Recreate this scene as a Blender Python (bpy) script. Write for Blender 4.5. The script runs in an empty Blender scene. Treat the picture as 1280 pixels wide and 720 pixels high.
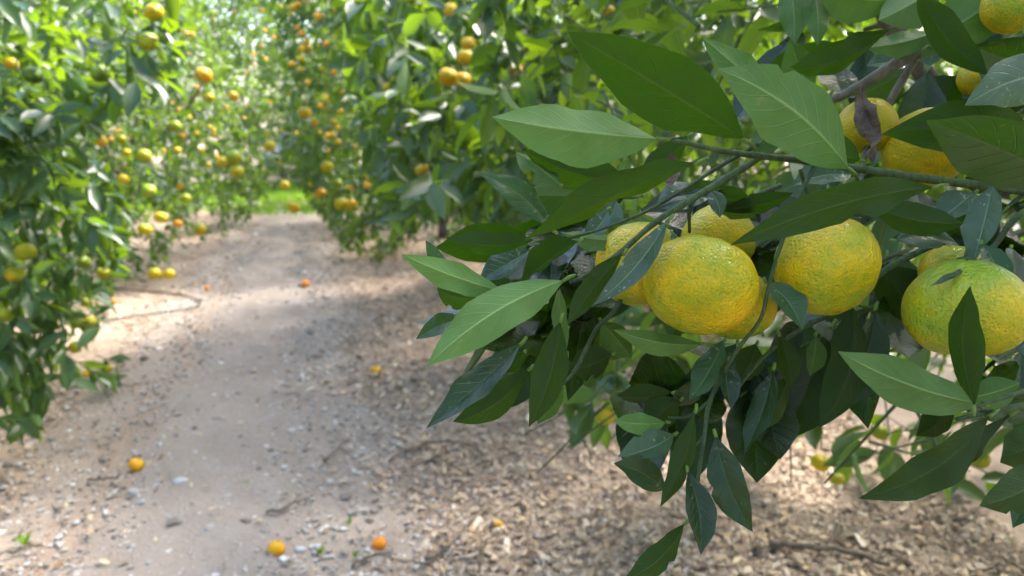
import bpy, math
import numpy as np
from mathutils import Vector, Matrix

# ------------------------------------------------------------------ camera, sky, sun, exposure
SC = bpy.context.scene
COL = SC.collection
F, CX, CY = 950.0, 640.0, 360.0            # focal length and centre in photograph pixels
CAM_H, PITCH = 1.40, math.radians(12.5)
cam_d = bpy.data.cameras.new('camera'); cam = bpy.data.objects.new('camera', cam_d); COL.objects.link(cam)
cam.location = (0, 0, CAM_H); cam.rotation_euler = (math.pi/2 - PITCH, 0, 0)
cam_d.sensor_width = 36.0; cam_d.lens = F/1280*36; cam_d.clip_start = 0.02; cam_d.clip_end = 2000
cam_d.dof.use_dof = True; cam_d.dof.focus_distance = 0.45; cam_d.dof.aperture_fstop = 9.5
SC.camera = cam
SUN_EL, SUN_AZ = math.radians(50), math.radians(48)     # azimuth from +Y, clockwise
w = bpy.data.worlds.new('World'); SC.world = w; w.use_nodes = True
wt = w.node_tree; wt.nodes.clear()
sky = wt.nodes.new('ShaderNodeTexSky'); sky.sky_type = 'NISHITA'; sky.sun_disc = False
sky.sun_elevation = SUN_EL; sky.sun_rotation = SUN_AZ; sky.air_density = 1.0; sky.dust_density = 3.0; sky.ozone_density = 1.0
bg = wt.nodes.new('ShaderNodeBackground'); bg.inputs[1].default_value = 0.15
wo = wt.nodes.new('ShaderNodeOutputWorld')
wt.links.new(sky.outputs[0], bg.inputs[0]); wt.links.new(bg.outputs[0], wo.inputs[0])
sun_d = bpy.data.lights.new('sun', 'SUN'); sun = bpy.data.objects.new('sun', sun_d); COL.objects.link(sun)
sun_d.energy = 2.7; sun_d.angle = math.radians(13); sun_d.color = (1.0, 0.95, 0.86)
sdir = Vector((math.sin(SUN_AZ)*math.cos(SUN_EL), math.cos(SUN_AZ)*math.cos(SUN_EL), math.sin(SUN_EL)))
sun.rotation_euler = sdir.to_track_quat('Z', 'Y').to_euler()
SC.view_settings.view_transform = 'Standard'; SC.view_settings.look = 'None'
SC.view_settings.exposure = 2.8; SC.view_settings.gamma = 1.0; SC.view_settings.use_curve_mapping = False
SC.render.engine = 'CYCLES'
SC.cycles.use_denoising = True
SC.cycles.max_bounces = 6; SC.cycles.diffuse_bounces = 3; SC.cycles.glossy_bounces = 2; SC.cycles.transmission_bounces = 3
SC.cycles.use_adaptive_sampling = True; SC.cycles.adaptive_threshold = 0.02
SC.cycles.sample_clamp_indirect = 6.0

# ------------------------------------------------------------------ helpers
RIGHT = np.array([1.0, 0, 0]); UP = np.array([0, math.sin(PITCH), math.cos(PITCH)])
FWD = np.array([0, math.cos(PITCH), -math.sin(PITCH)]); EYE = np.array([0, 0, CAM_H])
rng = np.random.default_rng(11)

def at(px, py, d):                          # a point seen at that photograph pixel, d metres deep
    return EYE + d*(FWD + (px-CX)/F*RIGHT - (py-CY)/F*UP)
def proj(P):
    v = P - EYE; d = v @ FWD; dd = np.where(np.abs(d) < 1e-6, 1e-6, d)
    return CX + F*(v @ RIGHT)/dd, CY - F*(v @ UP)/dd, d
def height(x, y):
    return (0.018*np.sin(x*1.7+0.4)*np.sin(y*1.3+1.1) + 0.010*np.sin(x*4.1+y*2.3) + 0.006*np.sin(x*9.3-y*7.1+2)
            + 0.004*np.sin(x*17+y*13) - 0.01)
def on_ground(px, py):
    r = FWD + (px-CX)/F*RIGHT - (py-CY)/F*UP
    t = -CAM_H/r[2]; p = EYE + t*r
    for _ in range(3):
        t = (height(p[0], p[1]) - CAM_H)/r[2]; p = EYE + t*r
    return p
def unit(v): return v/np.maximum(np.linalg.norm(v, axis=-1, keepdims=True), 1e-9)

def mesh_np(name, V, tris=None, quads=None, uv=None, smooth=True, mats=(), midx=None):
    me = bpy.data.meshes.new(name)
    V = np.asarray(V, dtype=np.float32)
    tris = np.zeros((0, 3), np.int32) if tris is None else np.asarray(tris, np.int32)
    quads = np.zeros((0, 4), np.int32) if quads is None else np.asarray(quads, np.int32)
    nt, nq = len(tris), len(quads)
    me.vertices.add(len(V)); me.vertices.foreach_set('co', V.ravel())
    loops = np.concatenate([tris.ravel(), quads.ravel()])
    me.loops.add(len(loops)); me.loops.foreach_set('vertex_index', loops)
    starts = np.concatenate([np.arange(nt)*3, nt*3+np.arange(nq)*4]).astype(np.int32)
    me.polygons.add(nt+nq); me.polygons.foreach_set('loop_start', starts)
    me.polygons.foreach_set('use_smooth', np.full(nt+nq, smooth))
    if midx is not None: me.polygons.foreach_set('material_index', np.asarray(midx, np.int32))
    if uv is not None:
        l = me.uv_layers.new(name='UVMap'); l.data.foreach_set('uv', np.asarray(uv, np.float32)[loops].ravel())
    for m in mats: me.materials.append(m)
    me.update(calc_edges=True)
    return me
def obj(name, me, parent=None, M=None, label=None, cat=None, group=None, kind=None, color=None):
    o = bpy.data.objects.new(name, me); COL.objects.link(o)
    if parent is not None: o.parent = parent
    if M is not None: o.matrix_local = M
    if label: o['label'] = label
    if cat: o['category'] = cat
    if group: o['group'] = group
    if kind: o['kind'] = kind
    if color: o.color = color
    return o
def empty(name, loc, label, cat, group=None):
    o = bpy.data.objects.new(name, None); COL.objects.link(o); o.location = loc
    o.empty_display_size = 0.1; o['label'] = label; o['category'] = cat
    if group: o['group'] = group
    return o
def spline(P, n):                           # Catmull-Rom through rows of P
    P = np.asarray(P, float); k = len(P)
    if k < 3: 
        t = np.linspace(0, 1, n*(k-1)+1)[:, None]; return P[0]*(1-t)+P[-1]*t
    Q = np.vstack([2*P[0]-P[1], P, 2*P[-1]-P[-2]]); out = []
    for i in range(k-1):
        a, b, c, d = Q[i:i+4]
        for t in np.arange(n)/n:
            out.append(.5*((2*b)+(c-a)*t+(2*a-5*b+4*c-d)*t*t+(3*b-a-3*c+d)*t**3))
    out.append(P[-1]); return np.array(out)
def tube(path, rad, seg=8, jitter=0.0, r=None):
    path = np.asarray(path, float); n = len(path); rad = np.broadcast_to(np.asarray(rad, float), (n,))
    T = unit(np.gradient(path, axis=0)); ref = np.array([0.31, 0.22, 0.92])
    A = unit(np.cross(T, ref)); B = np.cross(T, A)
    ang = np.arange(seg)*2*math.pi/seg
    rr = rad[:, None]*np.ones(seg)
    if jitter: rr = rr*(1+jitter*(rng.random((n, seg))-.5))
    V = path[:, None, :] + rr[..., None]*(np.cos(ang)[None, :, None]*A[:, None, :] + np.sin(ang)[None, :, None]*B[:, None, :])
    V = V.reshape(-1, 3); q = []
    for i in range(n-1):
        for j in range(seg):
            a, b = i*seg+j, i*seg+(j+1) % seg
            q.append((a, a+seg, b+seg, b))
    V = np.vstack([V, path[0], path[-1]]); t = []
    for j in range(seg):
        t.append((len(V)-2, j, (j+1) % seg)); t.append((len(V)-1, (n-1)*seg+(j+1) % seg, (n-1)*seg+j))
    return V, np.array(t), np.array(q)
def join(parts):                            # [(V, tris, quads)] -> one
    Vs, Ts, Qs, o = [], [], [], 0
    for V, t, q in parts:
        Vs.append(V)
        if t is not None and len(t): Ts.append(np.asarray(t)+o)
        if q is not None and len(q): Qs.append(np.asarray(q)+o)
        o += len(V)
    return np.vstack(Vs), (np.vstack(Ts) if Ts else None), (np.vstack(Qs) if Qs else None)

# ------------------------------------------------------------------ materials
class NT:
    def __init__(s, name):
        s.m = bpy.data.materials.new(name); s.m.use_nodes = True; s.t = s.m.node_tree; s.t.nodes.clear()
        s.out = s.n('ShaderNodeOutputMaterial')
    def n(s, typ, **kw):
        nd = s.t.nodes.new(typ)
        for k, v in kw.items(): setattr(nd, k, v)
        return nd
    def l(s, a, b): s.t.links.new(a, b)
    def put(s, sock, v):
        if hasattr(v, 'is_output'): s.l(v, sock)
        else: sock.default_value = v
    def math(s, op, a, b=0.0, c=0.0, clamp=False):
        nd = s.n('ShaderNodeMath', operation=op, use_clamp=clamp)
        for i, v in enumerate((a, b, c)): s.put(nd.inputs[i], v)
        return nd.outputs[0]
    def mix(s, f, a, b, mode='MIX'):
        nd = s.n('ShaderNodeMix', data_type='RGBA', blend_type=mode)
        s.put(nd.inputs[0], f); s.put(nd.inputs[6], a if hasattr(a, 'is_output') else (*a, 1)); s.put(nd.inputs[7], b if hasattr(b, 'is_output') else (*b, 1))
        return nd.outputs[2]
    def noise(s, vec, scale, detail=3, rough=.55, dist=0.0):
        nd = s.n('ShaderNodeTexNoise'); nd.inputs['Scale'].default_value = scale; nd.inputs['Detail'].default_value = detail
        nd.inputs['Roughness'].default_value = rough; nd.inputs['Distortion'].default_value = dist
        if vec is not None: s.l(vec, nd.inputs['Vector'])
        return nd.outputs[0]
    def voronoi(s, vec, scale, feature='F1', out=0):
        nd = s.n('ShaderNodeTexVoronoi', feature=feature); nd.inputs['Scale'].default_value = scale
        if vec is not None: s.l(vec, nd.inputs['Vector'])
        return nd.outputs[out]
    def ramp(s, f, stops):
        nd = s.n('ShaderNodeValToRGB'); e = nd.color_ramp.elements
        while len(e) < len(stops): e.new(0.5)
        for el, (p, c) in zip(e, stops): el.position = p; el.color = (*c, 1)
        s.l(f, nd.inputs[0]); return nd.outputs[0]
    def smooth(s, v, lo, hi):
        nd = s.n('ShaderNodeMapRange', interpolation_type='SMOOTHSTEP'); s.put(nd.inputs[0], v)
        nd.inputs[1].default_value = lo; nd.inputs[2].default_value = hi
        return nd.outputs[0]
    def bump(s, h, strength, dist):
        nd = s.n('ShaderNodeBump'); nd.inputs['Strength'].default_value = strength; nd.inputs['Distance'].default_value = dist
        s.l(h, nd.inputs['Height']); return nd.outputs[0]
    def principled(s, color, rough, normal=None, spec=.5, **kw):
        p = s.n('ShaderNodeBsdfPrincipled'); s.put(p.inputs['Base Color'], color if hasattr(color, 'is_output') else (*color, 1))
        s.put(p.inputs['Roughness'], rough); p.inputs['Specular IOR Level'].default_value = spec
        if normal is not None: s.l(normal, p.inputs['Normal'])
        for k, v in kw.items(): s.put(p.inputs[k], v)
        return p.outputs[0]
    def done(s, sh): s.l(sh, s.out.inputs[0]); return s.m

def leaf_material(name, top, under, glow, trans=.32, detail=True, spec=.38):
    k = NT(name)
    geo = k.n('ShaderNodeNewGeometry'); oi = k.n('ShaderNodeObjectInfo')
    back = geo.outputs['Backfacing']
    rnd = k.math('FRACT', k.math('ADD', geo.outputs['Random Per Island'], oi.outputs['Random']))
    uvn = k.n('ShaderNodeUVMap'); uvn.uv_map = 'UVMap'
    sep = k.n('ShaderNodeSeparateXYZ'); k.l(uvn.outputs[0], sep.inputs[0])
    u, t = sep.outputs[0], sep.outputs[1]
    sgn = k.math('SUBTRACT', k.math('MULTIPLY', u, 2.0), 1.0); s = k.math('ABSOLUTE', sgn)
    rib = k.smooth(s, .06, .015)
    tc = k.n('ShaderNodeTexCoord'); P = tc.outputs['Object']
    ctop = k.mix(k.math('MULTIPLY', rnd, .8), top, tuple(c*f for c, f in zip(top, (2.1, 1.75, 1.3))))
    cund = k.mix(k.math('MULTIPLY', rnd, .7), under, tuple(c*f for c, f in zip(under, (1.35, 1.3, 1.1))))
    if detail:
        half = k.math('MULTIPLY', k.math('GREATER_THAN', u, .5), .43)
        wob = k.math('MULTIPLY', k.noise(P, 28, 2), 1.0)
        q = k.math('ADD', k.math('ADD', k.math('MULTIPLY', k.math('SUBTRACT', t, k.math('MULTIPLY', s, .2)), 9.0), half), wob)
        fr = k.math('ABSOLUTE', k.math('SUBTRACT', k.math('FRACT', q), .5))
        vein = k.math('MULTIPLY', k.smooth(fr, .075, .0), k.smooth(s, 1.0, .55))
        cell = k.voronoi(P, 900, 'DISTANCE_TO_EDGE')
        mott = k.noise(P, 60, 4, .65)
        ctop = k.mix(k.math('MULTIPLY', k.smooth(mott, .4, .75), .45), ctop, tuple(c*.55 for c in top))
        cund = k.mix(k.math('MULTIPLY', k.smooth(mott, .4, .75), .35), cund, tuple(c*.72 for c in under))
        spots = k.smooth(k.noise(P, 210, 2), .66, .72)
        blot = k.math('MULTIPLY', k.smooth(k.noise(P, 75, 4, .7), .62, .72), k.smooth(k.noise(P, 20, 1), .45, .6))
        ctop = k.mix(k.math('MULTIPLY', blot, .6), ctop, (.085, .10, .045)); cund = k.mix(k.math('MULTIPLY', blot, .55), cund, (.13, .14, .04))
        ctop = k.mix(k.math('MULTIPLY', spots, .5), ctop, (.16, .15, .10))
        cund = k.mix(k.math('MULTIPLY', spots, .35), cund, (.10, .11, .04))
        ctop = k.mix(k.math('MULTIPLY', vein, .12), ctop, (.10, .17, .06))
        cund = k.mix(k.math('MULTIPLY', vein, .12), cund, (.26, .36, .13))
        hgt = k.math('ADD', k.math('MULTIPLY', vein, -.9), k.math('ADD', k.math('MULTIPLY', k.smooth(cell, 0, .25), .16), k.math('MULTIPLY', mott, .5)))
        nrm = k.bump(hgt, .5, .0009)
    else:
        nrm = None
    ctop = k.mix(k.math('MULTIPLY', rib, .42), ctop, (.11, .18, .06))
    cund = k.mix(k.math('MULTIPLY', rib, .55), cund, (.20, .29, .08))
    col = k.mix(back, ctop, cund)
    oc = k.n('ShaderNodeSeparateColor'); k.l(oi.outputs['Color'], oc.inputs[0])
    tone = oc.outputs[0]                                     # per-leaf light, shade and sheen put into the colour
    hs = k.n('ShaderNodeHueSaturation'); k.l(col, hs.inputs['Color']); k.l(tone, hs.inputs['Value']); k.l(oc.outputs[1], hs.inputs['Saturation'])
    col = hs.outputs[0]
    rough = k.math('ADD', k.math('MULTIPLY', back, .20), .25 if detail else .41)
    a = k.principled(col, rough, nrm, spec)
    k.l(k.math('SUBTRACT', spec, k.math('MULTIPLY', back, spec*.72)), a.node.inputs['Specular IOR Level'])
    tr = k.n('ShaderNodeBsdfTranslucent')
    g = k.mix(rnd, glow, tuple(c*f for c, f in zip(glow, (1.5, 1.25, 1.0))))
    if detail: g = k.mix(k.math('MULTIPLY', k.math('MAXIMUM', vein, rib), .4), g, tuple(c*.5 for c in glow))
    k.l(g, tr.inputs[0])
    ms = k.n('ShaderNodeMixShader'); ms.inputs[0].default_value = trans
    k.l(a, ms.inputs[1]); k.l(tr.outputs[0], ms.inputs[2])
    return k.done(ms.outputs[0])
M_LEAF = leaf_material('citrus_leaf', (.008, .028, .010), (.050, .106, .018), (.085, .26, .005), .15, True, .42)
M_LEAF_BG = leaf_material('orchard_leaf', (.011, .036, .015), (.052, .105, .038), (.25, .46, .010), .22, False)
M_WEED = leaf_material('weed_leaf', (.10, .19, .03), (.11, .19, .05), (.25, .5, .03), .35, False)

def bark(name, a, b, scale):
    k = NT(name); tc = k.n('ShaderNodeTexCoord'); mp = k.n('ShaderNodeMapping'); mp.inputs['Scale'].default_value = (1, 1, .35)
    k.l(tc.outputs['Object'], mp.inputs[0]); n = k.noise(mp.outputs[0], scale, 5, .65); n2 = k.noise(tc.outputs['Object'], scale*.2, 2)
    c = k.mix(k.smooth(n, .3, .7), a, b); c = k.mix(k.math('MULTIPLY', k.smooth(n2, .45, .7), .5), c, tuple(x*.5 for x in a))
    return k.done(k.principled(c, .75, k.bump(n, .6, 1.2/scale), .3))
M_TWIG = bark('green_twig', (.035, .062, .026), (.065, .10, .038), 260)
M_WOOD = bark('grey_twig_bark', (.085, .075, .055), (.16, .14, .10), 220)
M_BARK = bark('trunk_bark', (.055, .042, .03), (.14, .11, .08), 40)
M_STICK = bark('dead_stick', (.10, .075, .055), (.24, .18, .13), 70)
M_PET = bark('leaf_stalk', (.10, .17, .035), (.16, .24, .05), 200)
M_DRY = bark('dry_brown_leaf', (.08, .055, .04), (.20, .15, .12), 120)

def fruit_material():
    k = NT('mandarin_peel'); tc = k.n('ShaderNodeTexCoord'); P = tc.outputs['Object']; oi = k.n('ShaderNodeObjectInfo')
    add = k.n('ShaderNodeVectorMath', operation='ADD'); k.l(P, add.inputs[0])
    cmb = k.n('ShaderNodeCombineXYZ'); k.l(k.math('MULTIPLY', oi.outputs['Random'], 7.0), cmb.inputs[0]); k.l(cmb.outputs[0], add.inputs[1])
    Q = add.outputs[0]
    oc = k.n('ShaderNodeSeparateColor'); k.l(oi.outputs['Color'], oc.inputs[0]); ripe = oc.outputs[0]
    big = k.noise(Q, 28, 3, .6); fine = k.noise(Q, 520, 2, .7); mid = k.noise(Q, 130, 3, .6)
    sp = k.n('ShaderNodeSeparateXYZ'); k.l(P, sp.inputs[0])
    pole = k.smooth(k.math('ABSOLUTE', sp.outputs[2]), .016, .034)
    v = k.math('ADD', ripe, k.math('MULTIPLY', k.math('SUBTRACT', big, .5), .75))
    v = k.math('ADD', v, k.math('MULTIPLY', k.math('SUBTRACT', mid, .5), .26))
    v = k.math('ADD', v, k.math('MULTIPLY', k.math('SUBTRACT', fine, .5), .14))
    v = k.math('SUBTRACT', v, k.math('MULTIPLY', pole, .14), clamp=True)
    c = k.ramp(v, [(0, (.05, .10, .012)), (.28, (.20, .29, .014)), (.42, (.31, .30, .003)), (.60, (.54, .37, .002)), (.82, (.76, .31, .005)), (1, (.80, .22, .008))])
    scar = k.smooth(k.noise(Q, 170, 1), .74, .79)
    c = k.mix(k.math('MULTIPLY', scar, .5), c, (.16, .11, .03))
    pit = k.voronoi(Q, 620); pit2 = k.voronoi(Q, 330)
    h = k.math('ADD', k.math('ADD', k.math('MULTIPLY', k.smooth(pit, 0, .5), .5), k.math('MULTIPLY', k.smooth(pit2, 0, .55), .6)), k.math('MULTIPLY', mid, .7))
    return k.done(k.principled(c, .30, k.bump(h, .65, .0016), .32, **{'Subsurface Weight': .03, 'Subsurface Radius': (.6, .35, .05), 'Subsurface Scale': .006}))
M_FRUIT = fruit_material()

def ground_material(name, a, b, c3, spk, s0=1.0):
    k = NT(name); tc = k.n('ShaderNodeTexCoord'); P = tc.outputs['Object']
    n1 = k.noise(P, 1.1*s0, 5, .6); n2 = k.noise(P, 9*s0, 6, .7); n3 = k.noise(P, 60*s0, 4, .7); v = k.voronoi(P, 38*s0)
    c = k.mix(k.smooth(n1, .35, .65), a, b); c = k.mix(k.math('MULTIPLY', k.smooth(n2, .45, .7), .6), c, c3)
    c = k.mix(k.math('MULTIPLY', k.smooth(n3, .52, .72), .5), c, tuple(x*.45 for x in a))
    c = k.mix(k.math('MULTIPLY', k.smooth(v, .22, .08), spk), c, (.55, .50, .44))
    h = k.math('ADD', k.math('MULTIPLY', n2, .6), k.math('ADD', k.math('MULTIPLY', n3, .35), k.math('MULTIPLY', k.smooth(v, .3, .05), .25)))
    return k.done(k.principled(c, .92, k.bump(h, .9, .02), .2))
M_SOIL = ground_material('leaf_mould_soil', (.24, .178, .135), (.31, .235, .18), (.37, .285, .215), .35)
M_PATH = ground_material('trodden_dirt', (.25, .195, .153), (.30, .243, .198), (.34, .285, .24), .5)

def piece_material(name, stops, rough=.8, scale=90):
    k = NT(name); g = k.n('ShaderNodeNewGeometry'); oi = k.n('ShaderNodeObjectInfo'); tc = k.n('ShaderNodeTexCoord')
    r = k.math('FRACT', k.math('ADD', g.outputs['Random Per Island'], oi.outputs['Random']))
    n = k.noise(tc.outputs['Object'], scale, 4, .6)
    c = k.ramp(r, stops); c = k.mix(k.math('MULTIPLY', k.smooth(n, .45, .7), .45), c, (.12, .085, .06))
    return k.done(k.principled(c, rough, k.bump(n, .5, .004), .25))
M_CHIP = piece_material('wood_chips', [(0, (.19, .135, .10)), (.25, (.33, .24, .17)), (.55, (.44, .33, .24)), (.85, (.53, .42, .32)), (1, (.64, .53, .42))])
M_PEB = piece_material('pebbles', [(0, (.16, .135, .115)), (.4, (.34, .30, .26)), (.8, (.50, .46, .42)), (1, (.62, .60, .57))], .85, 60)
M_WHITE = piece_material('pale_stone', [(0, (.34, .32, .30)), (1, (.52, .51, .50))], .8, 50)
M_DEAD = piece_material('fallen_leaves', [(0, (.22, .14, .08)), (.4, (.40, .27, .15)), (.75, (.52, .39, .24)), (1, (.62, .50, .30))], .7)
def plain(name, c, r, **kw):
    k = NT(name); tc = k.n('ShaderNodeTexCoord'); n = k.noise(tc.outputs['Object'], 14, 4)
    return k.done(k.principled(k.mix(k.math('MULTIPLY', n, .35), c, tuple(x*.6 for x in c)), r, None, .5, **kw))
M_HOSE = plain('black_hose_plastic', (.03, .028, .027), .6)
M_PAINT = plain('blue_car_paint', (.12, .16, .30), .3); M_GLASS = plain('dark_car_glass', (.03, .035, .045), .1)
M_TYRE = plain('tyre_rubber', (.03, .03, .03), .7); M_RIM = plain('wheel_metal', (.5, .5, .52), .3, Metallic=.8); M_LAMP = plain('lamp_lens', (.75, .75, .72), .15)

# ------------------------------------------------------------------ ground and path
def grid(xs, ys, zf):
    X, Y = np.meshgrid(xs, ys); V = np.stack([X, Y, zf(X, Y)], -1).reshape(-1, 3); nx = len(xs)
    i, j = np.meshgrid(np.arange(len(ys)-1), np.arange(nx-1), indexing='ij'); a = (i*nx+j).ravel()
    return V, np.stack([a, a+1, a+nx+1, a+nx], -1)
gx = np.concatenate([[-600, -250, -100, -45, -25], np.arange(-14, 10.01, .11), [20, 45, 100, 250, 600]])
gy = np.concatenate([[-500, -150, -50, -20, -8, -3], np.arange(-1, 24.01, .11), [30, 45, 80, 160, 400, 900]])
V, Q = grid(gx, gy, height)
obj('ground', mesh_np('ground', V, quads=Q, mats=[M_SOIL]), kind='structure')
def path_edges(y):
    c = np.interp(y, [-3, 1.5, 2.5, 4, 6, 9, 12, 16], [-.45, -.85, -1.05, -1.42, -1.95, -2.75, -3.65, -4.7])
    hw = np.interp(y, [-3, 1.5, 2.5, 4, 6, 9, 12, 16], [1.15, 1.05, .95, .85, .80, .72, .75, .8])
    return c - hw*1.12 + .07*np.sin(y*3.1)+.05*np.sin(y*7.7), c + hw*.86 + .09*np.sin(y*2.3+1)+.06*np.sin(y*6.1)
ys = np.arange(-3, 12.3, .07); ss = np.linspace(0, 1, 33)
l, r = path_edges(ys); X = l[:, None]+(r-l)[:, None]*ss; Y = np.repeat(ys[:, None], 33, 1)
Z = height(X, Y) + .012 - .05*np.abs(2*ss-1)**8 - .014*np.exp(-((ss-.28)/.1)**2) - .014*np.exp(-((ss-.74)/.1)**2)*0.7
_, Q = grid(np.arange(33), np.arange(len(ys)), lambda a, b: a*0)
obj('dirt_path', mesh_np('dirt_path', np.stack([X, Y, Z], -1).reshape(-1, 3), quads=Q, mats=[M_PATH]), kind='structure')

# ------------------------------------------------------------------ leaf shapes
PROF_T = np.array([0, .03, .08, .16, .28, .40, .52, .64, .76, .86, .94, .98, 1.0])
PROF_W = np.array([.03, .12, .30, .57, .85, .98, 1.0, .91, .69, .42, .18, .065, 0.0])
_c = spline(np.stack([PROF_T, PROF_W], -1), 2); FINE_T, FINE_W = _c[:, 0], np.maximum(_c[:, 1], 0)
def blade(L, W, fold=.16, bn=.05, bs=0.0, wave=.012, cup=.0, notch=None, seed=0, twist=0.0):
    """Leaf blade: x from base to tip, y across, z the upper side. Returns verts, quads, uv."""
    rg = np.random.default_rng(seed)
    t = FINE_T; nT = len(t); S = np.array([-1, -.8, -.5, -.2, -.05, 0, .05, .2, .5, .8, 1.0])
    T, SS = np.meshgrid(t, S, indexing='ij')
    wl = FINE_W
    pw = rg.random(6)*6.28; wob = 1 + .035*np.stack([np.sin(t*9+pw[0])+.5*np.sin(t*21+pw[1])+.3*np.sin(t*47+pw[4]), np.sin(t*8+pw[2])+.5*np.sin(t*23+pw[3])+.3*np.sin(t*43+pw[5])], -1)
    wr = np.where(SS < 0, (wl*wob[:, 0])[:, None], (wl*wob[:, 1])[:, None])
    if notch:
        side, tn, dep, wd = notch
        cut = 1 - dep*np.exp(-((T-tn)/wd)**4)
        wr = np.where(np.sign(SS) == side, wr*cut, wr)
    y = SS*wr*W/2
    x = T*L + .02*L*np.abs(SS)*np.sin(T*math.pi)
    ph = rg.random(4)*6.28
    z = fold*np.abs(y) - cup*(SS**2)*wr*W/2 + 4*bn*L*T*(1-T)*(-1)
    z = z + wave*L*(np.abs(SS)**1.5)*(np.sin(T*13+ph[0]+np.sign(SS)*ph[1])+.5*np.sin(T*23+ph[2]))*wr
    z = z - .0035*L*np.exp(-(SS/.05)**2)*(1-T)               # midrib stands proud below
    y = y + 4*bs*L*T*(1-T)
    if twist:
        a = twist*T; y0 = y.copy(); y = y*np.cos(a)-z*np.sin(a); z = y0*np.sin(a)+z*np.cos(a)
    V = np.stack([x, y, z], -1).reshape(-1, 3); nS = len(S)
    i, j = np.meshgrid(np.arange(nT-1), np.arange(nS-1), indexing='ij'); a = (i*nS+j).ravel()
    q = np.stack([a, a+nS, a+nS+1, a+1], -1)
    uv = np.stack([SS*.5+.5, T], -1).reshape(-1, 2)
    return V, q, uv
def leaf_mesh(name, V, q, uv, pet):
    """blade plus stalk; pet = polyline for the stalk"""
    pv, pt, pq = tube(pet[0], pet[1], 6)
    n = len(V); VV = np.vstack([V, pv]); uu = np.vstack([uv, np.full((len(pv), 2), .5)])
    return mesh_np(name, VV, tris=pt+n, quads=np.vstack([q, pq+n]), uv=uu, mats=[M_LEAF, M_PET],
                   midx=[1]*len(pt)+[0]*len(q)+[1]*len(pq))
def frame_matrix(o, ax, nrm, s=1.0):
    ax = unit(ax); nrm = unit(nrm - ax*(nrm @ ax)); sd = np.cross(nrm, ax)
    M = np.eye(4); M[:3, 0] = ax*s; M[:3, 1] = sd*s; M[:3, 2] = nrm*s; M[:3, 3] = o
    return Matrix(M.tolist())
# low-poly leaf for the crowns
TPL = np.array([[0, 0, 0], [.22, -.36, .05], [.22, 0, -.03], [.22, .36, .05], [.52, -.5, .03], [.52, 0, -.06], [.52, .5, .03],
                [.8, -.30, -.03], [.8, 0, -.10], [.8, .30, -.03], [1, 0, -.17]], float)
TPL_T = np.array([[0, 2, 1], [0, 3, 2], [7, 8, 10], [8, 9, 10]])
TPL_Q = np.array([[1, 2, 5, 4], [2, 3, 6, 5], [4, 5, 8, 7], [5, 6, 9, 8]])
TPL_T = TPL_T[:, ::-1] if np.cross(TPL[2]-TPL[0], TPL[1]-TPL[0])[2] < 0 else TPL_T
TPL_Q = TPL_Q[:, ::-1] if np.cross(TPL[2]-TPL[1], TPL[4]-TPL[1])[2] < 0 else TPL_Q
TPL_UV = np.stack([TPL[:, 1]+.5, TPL[:, 0]], -1)

# ------------------------------------------------------------------ hand-placed fruit: photograph pixel, radius in pixels, depth, ripeness, label, squash
FG_FRUIT = [
 (874, 357, 71, .455, .50, 'large yellow mandarin in front of its cluster, the biggest one at mid height', .84),
 (801, 331, 57, .505, .49, 'yellow green mandarin at the cluster\'s path side, crossed by a grey leaf', .95),
 (897, 300, 47, .535, .46, 'yellow mandarin peeping over the top of the central cluster', .9),
 (922, 382, 46, .505, .46, 'greenish mandarin tucked behind the lower right of the biggest cluster fruit', .95),
 (1033, 333, 64, .47, .54, 'smooth bright yellow mandarin hanging alone beside the central cluster', .91),
 (1207, 389, 73, .445, .43, 'green yellow mandarin with a leaf standing upright before it', .82),
 (1190, 342, 40, .52, .46, 'half hidden mandarin behind the shoulder of the green yellow fruit by the frame edge', .9),
 (1084, 158, 36, .57, .52, 'mandarin under a shrivelled brown leaf near the grey branch', .95),
 (1158, 186, 52, .56, .56, 'orange yellow mandarin shaded behind the broad leaf above the stem', .9),
 (1266, 6, 36, .50, .48, 'yellow mandarin in the top corner above the dark leaves', .95),
 (1222, 98, 24, .60, .54, 'small slice of mandarin between dark leaves under the top corner', .9),
 (762, 428, 24, .56, .10, 'unripe dark green mandarin hanging below the cluster', 1.0),
 (1294, 355, 40, .50, .48, 'mandarin cut off by the frame edge beside the green yellow fruit', .9),
]
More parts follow.
